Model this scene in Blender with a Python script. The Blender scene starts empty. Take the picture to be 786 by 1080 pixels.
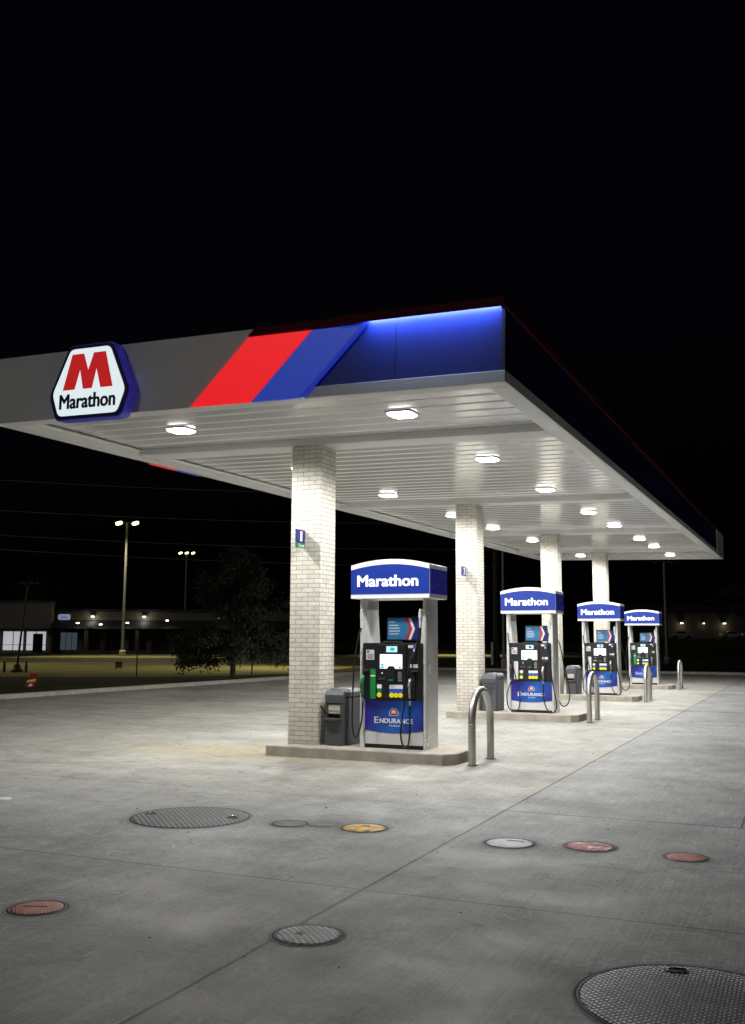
import bpy, bmesh, math, random
from mathutils import Vector, Matrix
random.seed(7)
R = math.radians
col = bpy.context.scene.collection
sc = bpy.context.scene

# ------------------------------------------------------------------ materials
def new_mat(name):
    m = bpy.data.materials.new(name); m.use_nodes = True
    nt = m.node_tree
    return m, nt, nt.nodes['Principled BSDF']
def N(nt, t, **kw):
    n = nt.nodes.new(t)
    for k, v in kw.items():
        if k in n.inputs.keys(): n.inputs[k].default_value = v
        else: setattr(n, k, v)
    return n
def L(nt, a, b): nt.links.new(a, b)
def rgba(c): return (c[0], c[1], c[2], 1)
def paint(name, c, rough=.5, metal=0, var=.12, scale=6, bump=0, emit=None, es=0, spec=.5, coat=0, bscale=40):
    """base colour broken up by two octaves of grime, roughness varied with it"""
    m, nt, b = new_mat(name)
    tc = N(nt, 'ShaderNodeTexCoord')
    n1 = N(nt, 'ShaderNodeTexNoise', Scale=scale, Detail=6.0, Roughness=.65)
    L(nt, tc.outputs['Object'], n1.inputs['Vector'])
    mx = N(nt, 'ShaderNodeMix', data_type='RGBA')
    mx.inputs[6].default_value = rgba([x*(1-var) for x in c]); mx.inputs[7].default_value = rgba([min(1, x*(1+var)) for x in c])
    L(nt, n1.outputs['Fac'], mx.inputs[0]); L(nt, mx.outputs[2], b.inputs['Base Color'])
    rr = N(nt, 'ShaderNodeMapRange'); rr.inputs[3].default_value = max(.03, rough-.1); rr.inputs[4].default_value = min(1, rough+.12)
    L(nt, n1.outputs['Fac'], rr.inputs[0]); L(nt, rr.outputs[0], b.inputs['Roughness'])
    b.inputs['Metallic'].default_value = metal
    b.inputs['Specular IOR Level'].default_value = spec
    b.inputs['Coat Weight'].default_value = coat
    if bump:
        n2 = N(nt, 'ShaderNodeTexNoise', Scale=bscale, Detail=4.0)
        L(nt, tc.outputs['Object'], n2.inputs['Vector'])
        bp = N(nt, 'ShaderNodeBump', Strength=bump, Distance=.01)
        L(nt, n2.outputs['Fac'], bp.inputs['Height']); L(nt, bp.outputs[0], b.inputs['Normal'])
    if emit:
        b.inputs['Emission Color'].default_value = rgba(emit); b.inputs['Emission Strength'].default_value = es
    return m

M = {}
M['white_paint'] = paint('white_paint', (.78, .78, .76), .35)
M['silver'] = paint('silver_panel', (.84, .84, .84), .24, .25, var=.08, scale=3)
M['silver_matte'] = paint('silver_paint', (.78, .78, .77), .42, .15, var=.08)
M['steel'] = paint('brushed_steel', (.62, .60, .56), .36, .85, var=.1, scale=20, bump=.05)
M['chrome'] = paint('chrome', (.75, .75, .75), .12, 1, var=.05)
M['black'] = paint('black_plastic', (.012, .012, .014), .38, var=.3)
M['rubber'] = paint('hose_rubber', (.012, .012, .012), .35, var=.3)
M['dark'] = paint('dark_recess', (.006, .006, .007), .6)
M['green'] = paint('green_plastic', (.01, .25, .09), .35)
M['greenstripe'] = paint('green_panel', (.01, .22, .05), .4, emit=(.01, .3, .08), es=.15)
M['binblack'] = paint('bin_plastic', (.075, .083, .09), .5, var=.15, bump=.15, bscale=200)
M['bintrim'] = paint('bin_trim', (.045, .05, .055), .5)
M['towel'] = paint('dispenser_cover', (.55, .52, .45), .5)
M['label'] = paint('paper_label', (.7, .7, .7), .5)
M['screen'] = paint('lit_screen', (.5, .5, .5), .3, emit=(.9, .97, 1), es=1.1)
M['screen2'] = paint('lit_display', (.3, .4, .45), .3, emit=(.45, .75, .85), es=.9)
M['teal'] = paint('screen_button', (.0, .3, .4), .4, emit=(0, .45, .55), es=.8)
M['yellow'] = paint('yellow_key', (.75, .62, .02), .4, emit=(.8, .7, .03), es=.3)
M['bluekey'] = paint('blue_key', (.02, .08, .45), .4, emit=(.02, .09, .5), es=.3)
M['key_white'] = paint('white_key', (.7, .7, .7), .4, emit=(.8, .8, .8), es=.3)
M['signblue'] = paint('lit_sign_blue', (.010, .026, .17), .3, emit=(.012, .042, .36), es=.5, var=.12, scale=1.5)
M['signblue_side'] = paint('sign_side_blue', (.018, .02, .16), .25, emit=(.02, .02, .22), es=.25)
M['signwhite'] = paint('lit_sign_white', (.62, .62, .62), .4, emit=(.95, .97, 1), es=.36, var=.03)
M['lettering'] = paint('lit_lettering', (.8, .8, .8), .4, emit=(1, 1, 1), es=.6, var=.02)
M['lettering_print'] = paint('printed_lettering', (.8, .8, .8), .4, emit=(1, 1, 1), es=.12, var=.02)
M['logo_white'] = paint('lit_logo_face', (.7, .75, .76), .4, emit=(.80, .92, .96), es=.85, var=.03)
M['logo_red'] = paint('lit_logo_red', (.5, .02, .02), .4, emit=(.55, .012, .014), es=.75, var=.05)
M['logo_ink'] = paint('logo_lettering', (.004, .004, .01), .5)
M['logo_rim'] = paint('logo_rim', (.02, .015, .2), .3, emit=(.03, .022, .26), es=.45)
M['logo_edge'] = paint('logo_edge', (.01, .01, .05), .3)
M['stripe_red'] = paint('lit_stripe_red', (.6, .01, .012), .35, emit=(.80, .012, .017), es=.95, var=.03)
M['stripe_blue'] = paint('lit_stripe_blue', (.01, .02, .14), .3, emit=(.018, .045, .36), es=.85, var=.06, scale=1.5)
M['stripe_blue_edge'] = paint('lit_stripe_edge', (.02, .03, .3), .2, emit=(.015, .028, .34), es=.8, var=.06)
M['navy'] = paint('navy_fascia', (.010, .017, .07), .3, var=.06, scale=1, spec=.4)
M['navy_lit'] = paint('navy_fascia_lit', (.008, .028, .27), .4, var=.15, scale=1.5, spec=.4)  # brighter copy of the navy fascia, LED light put into its colour
M['capred'] = paint('dark_red_cap', (.085, .003, .006), .6, spec=.1)
M['led'] = paint('led_strip', (.02, .1, .5), .4, emit=(.03, .10, .55), es=.7)
M['beige'] = paint('beige_fascia', (.80, .78, .73), .42, 0, var=.06, scale=2)
M['trim'] = paint('grey_trim', (.80, .79, .75), .42, 0, var=.06)
M['ledge'] = paint('soffit_ledge', (.84, .84, .83), .38, var=.06)
M['beam'] = paint('soffit_beam', (.76, .76, .75), .42, var=.06)
M['housing'] = paint('lamp_housing', (.35, .35, .34), .4)
M['lens'] = paint('lit_lens', (.8, .8, .8), .3, emit=(1, .98, .93), es=9, var=.02)
M['grout'] = paint('dark_gap', (.02, .02, .02), .8)
M['castring'] = paint('iron_ring', (.02, .02, .02), .7, 0)
M['bark'] = paint('bark', (.05, .04, .03), .9, bump=.5, bscale=30)
M['leaf'] = paint('leaf', (.035, .05, .022), .55, var=.5, scale=1.2)
M['leaf2'] = paint('pale_leaf', (.06, .075, .045), .55, var=.5, scale=2)
M['polemetal'] = paint('galvanised_pole', (.26, .26, .27), .5, .4)
M['darkpole'] = paint('dark_pole', (.04, .04, .04), .5, .4)
M['wood'] = paint('utility_wood', (.06, .05, .04), .9)
M['wire'] = paint('cable', (.16, .16, .18), .6)
M['wirelit'] = paint('cable_grey', (.10, .10, .11), .6)
M['yell_lens'] = paint('yellow_lamp_lens', (.8, .8, .5), .4, emit=(1, .93, .35), es=5, var=.02)
M['wall_lens'] = paint('wall_lamp_lens', (.8, .8, .6), .4, emit=(1, .95, .75), es=14, var=.02)
M['stucco'] = paint('stucco', (.24, .22, .17), .9, var=.15, scale=1, bump=.3)
M['stuccodark'] = paint('brown_stucco', (.10, .09, .065), .9, var=.2, scale=1)
M['roof'] = paint('dark_roof', (.02, .02, .022), .8)
M['shopwhite'] = paint('lit_shop_wall', (.7, .7, .7), .7, emit=(.8, .82, .85), es=.5, var=.4, scale=.5)
M['shopglass'] = paint('shop_glass', (.02, .03, .04), .1, emit=(.35, .5, .6), es=.10, var=.5, scale=.6)
M['shopdark'] = paint('dark_glass', (.008, .009, .01), .1)
M['signglow'] = paint('lit_shop_letters', (.1, .15, .5), .4, emit=(.06, .12, .6), es=.8)
M['signwhite2'] = paint('lit_roundel', (.5, .5, .5), .4, emit=(.6, .65, .75), es=.28, var=.7, scale=3)
M['sign_red'] = paint('sign_red', (.35, .02, .02), .5, emit=(.5, .02, .02), es=.05)
M['sign_yel'] = paint('sign_yellow', (.6, .5, .1), .5, emit=(.6, .5, .15), es=.15)
M['sign_wh'] = paint('sign_white', (.7, .7, .7), .5, emit=(.7, .7, .7), es=.1)
M['carpaint'] = paint('car_paint', (.35, .35, .36), .25, .3)
M['carglass'] = paint('car_glass', (.01, .01, .012), .08)
M['kerb'] = paint('kerb_concrete', (.44, .41, .35), .85, var=.55, scale=3.5, bump=.4, bscale=60)

M['navyprint'] = paint('navy_print', (.02, .03, .22), .4)
M['darkwall'] = paint('dark_wall', (.035, .032, .026), .9)
M['collar'] = paint('collar_mortar', (.24, .235, .22), .9, var=.4, scale=12)
def brick_mat():
    m, nt, b = new_mat('cream_brick')
    uv = N(nt, 'ShaderNodeUVMap')
    br = N(nt, 'ShaderNodeTexBrick', offset=.5)
    br.inputs['Color1'].default_value = (.80, .77, .69, 1); br.inputs['Color2'].default_value = (.66, .63, .54, 1)
    br.inputs['Mortar'].default_value = (.37, .345, .29, 1)
    br.inputs['Scale'].default_value = 1; br.inputs['Mortar Size'].default_value = .0055; br.inputs['Mortar Smooth'].default_value = .15
    br.inputs['Bias'].default_value = -.1; br.inputs['Brick Width'].default_value = .2; br.inputs['Row Height'].default_value = .0675
    L(nt, uv.outputs[0], br.inputs['Vector'])
    tc = N(nt, 'ShaderNodeTexCoord'); n = N(nt, 'ShaderNodeTexNoise', Scale=9.0, Detail=8.0)
    L(nt, tc.outputs['Object'], n.inputs['Vector'])
    mx = N(nt, 'ShaderNodeMix', data_type='RGBA', blend_type='MULTIPLY'); mx.inputs[0].default_value = 1
    cr = N(nt, 'ShaderNodeMapRange'); cr.inputs[3].default_value = .72; cr.inputs[4].default_value = 1.15
    L(nt, n.outputs['Fac'], cr.inputs[0]); L(nt, br.outputs['Color'], mx.inputs[6]); L(nt, cr.outputs[0], mx.inputs[7])
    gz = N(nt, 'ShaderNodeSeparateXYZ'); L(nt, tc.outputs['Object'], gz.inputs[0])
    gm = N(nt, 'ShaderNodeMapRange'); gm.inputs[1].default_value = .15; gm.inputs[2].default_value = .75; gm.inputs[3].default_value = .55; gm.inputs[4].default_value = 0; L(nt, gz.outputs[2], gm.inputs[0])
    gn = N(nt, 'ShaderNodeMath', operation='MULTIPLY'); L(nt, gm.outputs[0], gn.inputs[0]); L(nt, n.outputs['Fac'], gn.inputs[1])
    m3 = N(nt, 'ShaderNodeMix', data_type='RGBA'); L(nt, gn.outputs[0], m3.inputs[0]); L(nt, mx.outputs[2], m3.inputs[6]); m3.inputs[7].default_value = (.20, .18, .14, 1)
    L(nt, m3.outputs[2], b.inputs['Base Color']); b.inputs['Roughness'].default_value = .75
    inv = N(nt, 'ShaderNodeMath', operation='MULTIPLY_ADD'); inv.inputs[1].default_value = -1; inv.inputs[2].default_value = 1
    L(nt, br.outputs['Fac'], inv.inputs[0])
    ad = N(nt, 'ShaderNodeMath', operation='MULTIPLY_ADD'); n3 = N(nt, 'ShaderNodeTexNoise', Scale=70.0, Detail=4.0)
    L(nt, tc.outputs['Object'], n3.inputs['Vector'])
    L(nt, n3.outputs['Fac'], ad.inputs[0]); ad.inputs[1].default_value = .35; L(nt, inv.outputs[0], ad.inputs[2])
    bp = N(nt, 'ShaderNodeBump', Strength=.7, Distance=.006); L(nt, ad.outputs[0], bp.inputs['Height']); L(nt, bp.outputs[0], b.inputs['Normal'])
    return m
M['brick'] = brick_mat()

def deck_mat():
    m, nt, b = new_mat('gloss_white_deck')
    tc = N(nt, 'ShaderNodeTexCoord')
    n = N(nt, 'ShaderNodeTexNoise', Scale=1.3, Detail=5.0)
    L(nt, tc.outputs['Object'], n.inputs['Vector'])
    mx = N(nt, 'ShaderNodeMix', data_type='RGBA'); mx.inputs[6].default_value = (.82, .825, .82, 1); mx.inputs[7].default_value = (.89, .89, .89, 1)
    L(nt, n.outputs['Fac'], mx.inputs[0]); L(nt, mx.outputs[2], b.inputs['Base Color'])
    b.inputs['Roughness'].default_value = .2; b.inputs['Specular IOR Level'].default_value = .8; b.inputs['Coat Weight'].default_value = .8; b.inputs['Coat Roughness'].default_value = .17
    mp = N(nt, 'ShaderNodeMapping'); mp.inputs['Scale'].default_value = (.35, 9, 1)
    L(nt, tc.outputs['Object'], mp.inputs['Vector'])
    n2 = N(nt, 'ShaderNodeTexNoise', Scale=1.0, Detail=3.0); L(nt, mp.outputs[0], n2.inputs['Vector'])
    bp = N(nt, 'ShaderNodeBump', Strength=.22, Distance=.012); L(nt, n2.outputs['Fac'], bp.inputs['Height']); L(nt, bp.outputs[0], b.inputs['Normal'])
    return m
M['deck'] = deck_mat()

LIDS = [(-5.38, 7.97, .56), (-4.375, 8.07, .17), (-4.10, 8.20, .15), (-3.68, 8.17, .21), (-2.32, 8.08, .21), (-1.69, 8.23, .21), (-.93, 8.14, .17), (-4.44, 4.935, .18), (-2.66, 5.14, .2), (-.55, 4.95, .54)]
def concrete_mat():
    m, nt, b = new_mat('forecourt_concrete')
    g = N(nt, 'ShaderNodeNewGeometry'); pos = g.outputs['Position']
    sp = N(nt, 'ShaderNodeSeparateXYZ'); L(nt, pos, sp.inputs[0]); X, Y = sp.outputs[0], sp.outputs[1]
    def mth(op, a, b_=None, c=None, clamp=False):
        n = N(nt, 'ShaderNodeMath', operation=op); n.use_clamp = clamp
        for i, v in enumerate((a, b_, c)):
            if v is None: continue
            if isinstance(v, (int, float)): n.inputs[i].default_value = v
            else: L(nt, v, n.inputs[i])
        return n.outputs[0]
    def noise(scale, detail=6, rough=.6, vec=None, stretch=None):
        v = pos
        if stretch:
            mp = N(nt, 'ShaderNodeMapping'); mp.inputs['Scale'].default_value = stretch[0]; mp.inputs['Rotation'].default_value = (0, 0, stretch[1])
            L(nt, pos, mp.inputs['Vector']); v = mp.outputs[0]
        n = N(nt, 'ShaderNodeTexNoise', Scale=scale, Detail=float(detail), Roughness=rough); L(nt, v, n.inputs['Vector']); return n.outputs['Fac']
    def mapr(v, a, b_, c, d):
        n = N(nt, 'ShaderNodeMapRange'); L(nt, v, n.inputs[0])
        for i, q in enumerate((a, b_, c, d)): n.inputs[i+1].default_value = q
        return n.outputs[0]
    def mix(f, a, b_, bt='MIX'):
        n = N(nt, 'ShaderNodeMix', data_type='RGBA', blend_type=bt)
        for i, v in ((0, f), (6, a), (7, b_)):
            if isinstance(v, (int, float)): n.inputs[i].default_value = v
            elif isinstance(v, tuple): n.inputs[i].default_value = rgba(v)
            else: L(nt, v, n.inputs[i])
        return n.outputs[2]
    wob = mth('MULTIPLY_ADD', noise(3), .02, -.01)
    Xw = mth('ADD', X, wob); Yw = mth('ADD', Y, wob)
    near = mth('LESS_THAN', Yw, 9.6)                   # slabs over the tanks: own tone, with light falloff worked into it
    right = mth('GREATER_THAN', Xw, -2.8)
    soft = mapr(mth('ADD', Y, mth('MULTIPLY_ADD', noise(.9, 7, .7), 2.4, -1.2)), 8.3, 10.6, 1, 0)
    nearf = mth('ADD', mth('MULTIPLY', near, right), mth('MULTIPLY', soft, mth('SUBTRACT', 1, right)))
    notn = mth('SUBTRACT', 1, near)
    base = mix(right, (.455, .445, .405), (.375, .38, .378))
    base = mix(nearf, base, (.405, .407, .392))
    # large tonal drift, tyre polish along the lanes, fine grain
    big = mapr(noise(.35, 8, .65), .32, .68, .74, 1.14)
    lane = mapr(noise(1, 6, .65, stretch=((.12, 1.2, 1), 0)), .3, .7, .86, 1.1)
    blot = mapr(noise(1.7, 12, .85), .38, .68, 1.12, .66)
    fine = mapr(noise(30, 8, .85), .32, .68, .62, 1.34)
    grit = mapr(noise(95, 4, .85), .35, .65, .68, 1.30)
    broom = mapr(noise(1, 3, .6, stretch=((70, 1.2, 1), 0)), .3, .7, .80, 1.16)
    mid = mapr(noise(7, 8, .8), .3, .7, .82, 1.16)
    for v in (big, lane, blot, mid, fine, grit, broom): base = mix(1.0, base, v, 'MULTIPLY')
    # trowelled collars around the lids
    for (x, y, r) in LIDS:
        dx = mth('SUBTRACT', X, x); dy = mth('SUBTRACT', Y, y)
        d = mth('SQRT', mth('ADD', mth('MULTIPLY', dx, dx), mth('MULTIPLY', dy, dy)))
        d = mth('ADD', d, mth('MULTIPLY_ADD', noise(5, 4), .16, -.08))
        w = mapr(d, r+.10, r+.42, .8, 0)
        sw = N(nt, 'ShaderNodeMath', operation='SINE'); L(nt, mth('MULTIPLY', d, 95), sw.inputs[0])
        sw = mth('MULTIPLY_ADD', sw.outputs[0], .10, .84)
        base = mix(w, base, mix(1.0, base, sw, 'MULTIPLY'))
        rim = mapr(d, r+.0, r+.10, .35, 0)
        base = mix(rim, base, (.09, .09, .085))
    # hairline scratches and trowel marks: contour lines of soft noise, some light, some dark
    for sc_, w_, c_, a_ in ((.55, .0016, (.60, .59, .56), .45), (1.3, .003, (.09, .09, .085), .5), (.8, .0022, (.55, .54, .50), .4), (.33, .004, (.14, .14, .13), .4)):
        c0 = mth('LESS_THAN', mth('ABSOLUTE', mth('SUBTRACT', noise(sc_, 2.5, .45), .5)), w_)
        base = mix(mth('MULTIPLY', c0, mapr(noise(1.7+sc_, 4, .6), .50, .60, 0, a_)), base, c_)
    # ochre stain in front of the first island and rusty marks
    ox = mth('MULTIPLY', mth('SUBTRACT', X, -7.6), .45); oy = mth('SUBTRACT', Y, 12.9)
    od = mth('ADD', mth('SQRT', mth('ADD', mth('MULTIPLY', ox, ox), mth('MULTIPLY', oy, oy))), mth('MULTIPLY_ADD', noise(2.5, 6, .7), 1.6, -.8))
    base = mix(mapr(od, .3, 1.3, .5, 0), base, (.42, .36, .17))
    base = mix(mth('MULTIPLY', mapr(noise(1.6, 8, .75), .56, .72, 0, .45), notn), base, (.36, .33, .24))
    # tyre sweeps: long soft bands
    for sc_, w_, a_ in ((.10, .010, .28), (.16, .008, .22)):
        c1 = mapr(mth('ABSOLUTE', mth('SUBTRACT', noise(sc_, 1, .3), .47)), w_*.4, w_, a_, 0)
        base = mix(mth('MULTIPLY', c1, mapr(noise(3, 5, .7), .35, .6, .4, 1)), base, (.16, .155, .145))
    # drips where cars stand beside the islands
    py = mth('ABSOLUTE', mth('SUBTRACT', mth('MODULO', mth('ADD', Y, 100-11.3+3.9-.2), 7.8), 3.9))
    oil = mth('MULTIPLY', mapr(py, .3, 1.1, 1, 0), mapr(noise(5.5, 6, .75), .53, .66, 0, .6))
    oil = mth('MULTIPLY', oil, mth('MULTIPLY', mth('LESS_THAN', mth('ABSOLUTE', mth('ADD', X, 5.5)), 3.4), notn))
    base = mix(oil, base, (.13, .12, .10))
    # oil spots, gum
    vo = N(nt, 'ShaderNodeTexVoronoi', Scale=1.9); L(nt, pos, vo.inputs['Vector'])
    gum = mapr(vo.outputs['Distance'], .016, .026, .95, 0)
    base = mix(gum, base, (.012, .012, .012))
    vo2 = N(nt, 'ShaderNodeTexVoronoi', Scale=.45); 
    L(nt, pos, vo2.inputs['Vector'])
    vd = mth('ADD', vo2.outputs['Distance'], mth('MULTIPLY_ADD', noise(4, 6, .8), .22, -.11))
    base = mix(mapr(vd, .05, .20, .42, 0), base, (.11, .105, .095))
    # damp streaks near the islands
    st = mth('MULTIPLY', mapr(noise(1, 6, .7, stretch=((1.2, 6, 1), 0)), .60, .66, 0, .5), mapr(noise(.6, 3), .5, .6, 0, 1))
    base = mix(st, base, (.14, .12, .09))
    # joints
    def line(c, at, w): return mth('LESS_THAN', mth('ABSOLUTE', mth('SUBTRACT', c, at)), w)
    notnear = mth('SUBTRACT', 1, near)
    js = [mth('MULTIPLY', line(Xw, -2.8, .012), 1), line(Yw, 6.2, .008), mth('MULTIPLY', line(Yw, 9.6, .013), mapr(X, -2.9, -2.7, .35, 1)),
          mth('MULTIPLY', line(Xw, -.62, .010), notnear)]
    jm = js[0]
    for j in js[1:]: jm = mth('MAXIMUM', jm, j)
    per = mth('ABSOLUTE', mth('SUBTRACT', mth('MODULO', mth('ADD', Yw, 100-17.4+3.9*2), 7.8), 3.9))
    jf = mth('MULTIPLY', mth('LESS_THAN', per, .006), mth('MULTIPLY', notnear, .30))
    perx = mth('ABSOLUTE', mth('SUBTRACT', mth('MODULO', mth('ADD', Xw, 100.2), 3.6), 1.8))
    jx = mth('MULTIPLY', mth('LESS_THAN', perx, .006), mth('LESS_THAN', X, -8.5))
    jm = mth('MAXIMUM', jm, mth('MAXIMUM', jf, mth('MULTIPLY', jx, .5)))
    base = mix(mth('MULTIPLY', jm, .85), base, (.03, .028, .026))
    L(nt, base, b.inputs['Base Color'])
    L(nt, mapr(noise(1.1, 6, .6), .3, .7, .55, .82), b.inputs['Roughness'])
    h = mth('MULTIPLY_ADD', jm, -2.0, mth('ADD', mth('MULTIPLY', noise(60, 4, .7), .5), mth('MULTIPLY', noise(1, 3, .6, stretch=((70, 1.2, 1), 0)), .8)))
    bp = N(nt, 'ShaderNodeBump', Strength=.45, Distance=.004); L(nt, h, bp.inputs['Height']); L(nt, bp.outputs[0], b.inputs['Normal'])
    return m
M['concrete'] = concrete_mat()

def lid_mat(name, c1, c2, pitch, worn=(.3, .3, .3), wornamt=.4, rough=.6, metal=.0):
    """cast lid with raised tread studs, paint worn off the high spots"""
    m, nt, b = new_mat(name)
    tc = N(nt, 'ShaderNodeTexCoord'); mp = N(nt, 'ShaderNodeMapping'); mp.inputs['Rotation'].default_value = (0, 0, R(45)); mp.inputs['Scale'].default_value = (1/pitch,)*3
    L(nt, tc.outputs['Object'], mp.inputs['Vector'])
    ch = N(nt, 'ShaderNodeTexVoronoi', Scale=1.0); ch.inputs['Randomness'].default_value = 0
    L(nt, mp.outputs[0], ch.inputs['Vector'])
    hr = N(nt, 'ShaderNodeMapRange'); hr.inputs[1].default_value = .28; hr.inputs[2].default_value = .48; hr.inputs[3].default_value = 1; hr.inputs[4].default_value = 0
    L(nt, ch.outputs['Distance'], hr.inputs[0])
    mx = N(nt, 'ShaderNodeMix', data_type='RGBA'); mx.inputs[6].default_value = rgba(c2); mx.inputs[7].default_value = rgba(c1)
    L(nt, hr.outputs[0], mx.inputs[0])
    n = N(nt, 'ShaderNodeTexNoise', Scale=9.0, Detail=7.0, Roughness=.7); L(nt, tc.outputs['Object'], n.inputs['Vector'])
    wr = N(nt, 'ShaderNodeMapRange'); wr.inputs[1].default_value = .5; wr.inputs[2].default_value = .62; wr.inputs[4].default_value = wornamt
    L(nt, n.outputs['Fac'], wr.inputs[0])
    m2 = N(nt, 'ShaderNodeMix', data_type='RGBA'); L(nt, wr.outputs[0], m2.inputs[0]); L(nt, mx.outputs[2], m2.inputs[6]); m2.inputs[7].default_value = rgba(worn)
    gn = N(nt, 'ShaderNodeTexNoise', Scale=5.0, Detail=9.0, Roughness=.8); L(nt, tc.outputs['Object'], gn.inputs['Vector'])
    gr = N(nt, 'ShaderNodeMapRange'); gr.inputs[1].default_value = .38; gr.inputs[2].default_value = .62; gr.inputs[3].default_value = .58; gr.inputs[4].default_value = 1.1; L(nt, gn.outputs['Fac'], gr.inputs[0])
    m4 = N(nt, 'ShaderNodeMix', data_type='RGBA', blend_type='MULTIPLY'); m4.inputs[0].default_value = 1; L(nt, m2.outputs[2], m4.inputs[6]); L(nt, gr.outputs[0], m4.inputs[7])
    L(nt, m4.outputs[2], b.inputs['Base Color']); b.inputs['Roughness'].default_value = rough; b.inputs['Metallic'].default_value = metal
    bp = N(nt, 'ShaderNodeBump', Strength=.8, Distance=.006); L(nt, hr.outputs[0], bp.inputs['Height']); L(nt, bp.outputs[0], b.inputs['Normal'])
    return m
M['lid_tread'] = lid_mat('lid_tread_grey', (.17, .19, .23), (.02, .02, .025), .045, (.08, .085, .10), .4)
M['lid_waffle'] = lid_mat('lid_waffle', (.95, .96, .98), (.04, .04, .045), .028, wornamt=.15, metal=.1)
M['lid_silver'] = lid_mat('lid_silver', (.95, .96, .97), (.22, .22, .22), .034, wornamt=.15)
M['lid_white'] = lid_mat('lid_white', (.95, .96, .98), (.80, .80, .82), .02, (.6, .6, .6))
M['lid_red'] = lid_mat('lid_red', (.55, .015, .02), (.42, .01, .012), .025, (.8, .7, .7), .9)
M['lid_pink'] = lid_mat('lid_faded_red', (.60, .21, .13), (.57, .19, .12), .02, (.42, .22, .17), .5)
M['lid_orange'] = lid_mat('lid_orange', (.60, .19, .09), (.46, .13, .06), .03, (.38, .2, .13), .4)
M['lid_yellow'] = lid_mat('lid_yellow', (.95, .52, .008), (.90, .46, .005), .05, (.75, .68, .5), .5)
M['lid_grey'] = lid_mat('lid_plain_grey', (.17, .17, .17), (.13, .13, .13), .03, (.2, .2, .2))
M['lid_ghost'] = lid_mat('lid_dusty_grey', (.24, .24, .225), (.20, .20, .19), .03, (.24, .24, .23))

def ground_mat(name, a, b_, s, rough=.95, bump=.8):
    m, nt, b = new_mat(name)
    g = N(nt, 'ShaderNodeNewGeometry')
    n = N(nt, 'ShaderNodeTexNoise', Scale=s, Detail=9.0, Roughness=.7); L(nt, g.outputs['Position'], n.inputs['Vector'])
    mr = N(nt, 'ShaderNodeMapRange'); mr.inputs[1].default_value = .3; mr.inputs[2].default_value = .7; L(nt, n.outputs['Fac'], mr.inputs[0])
    mx = N(nt, 'ShaderNodeMix', data_type='RGBA'); mx.inputs[6].default_value = rgba(a); mx.inputs[7].default_value = rgba(b_)
    L(nt, mr.outputs[0], mx.inputs[0]); L(nt, mx.outputs[2], b.inputs['Base Color']); b.inputs['Roughness'].default_value = rough
    b.inputs['Specular IOR Level'].default_value = .15
    bp = N(nt, 'ShaderNodeBump', Strength=bump, Distance=.05); n2 = N(nt, 'ShaderNodeTexNoise', Scale=s*25, Detail=4.0); L(nt, g.outputs['Position'], n2.inputs['Vector'])
    L(nt, n2.outputs['Fac'], bp.inputs['Height']); L(nt, bp.outputs[0], b.inputs['Normal'])
    return m
M['lawn'] = ground_mat('lawn', (.020, .022, .010), (.04, .042, .018), .4)
M['verge'] = ground_mat('verge_grass', (.03, .03, .012), (.075, .07, .03), 1.0)
M['drygrass'] = ground_mat('dry_grass', (.09, .085, .035), (.23, .21, .08), .45)
M['asphalt'] = ground_mat('asphalt', (.018, .018, .018), (.032, .032, .032), .5)

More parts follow.
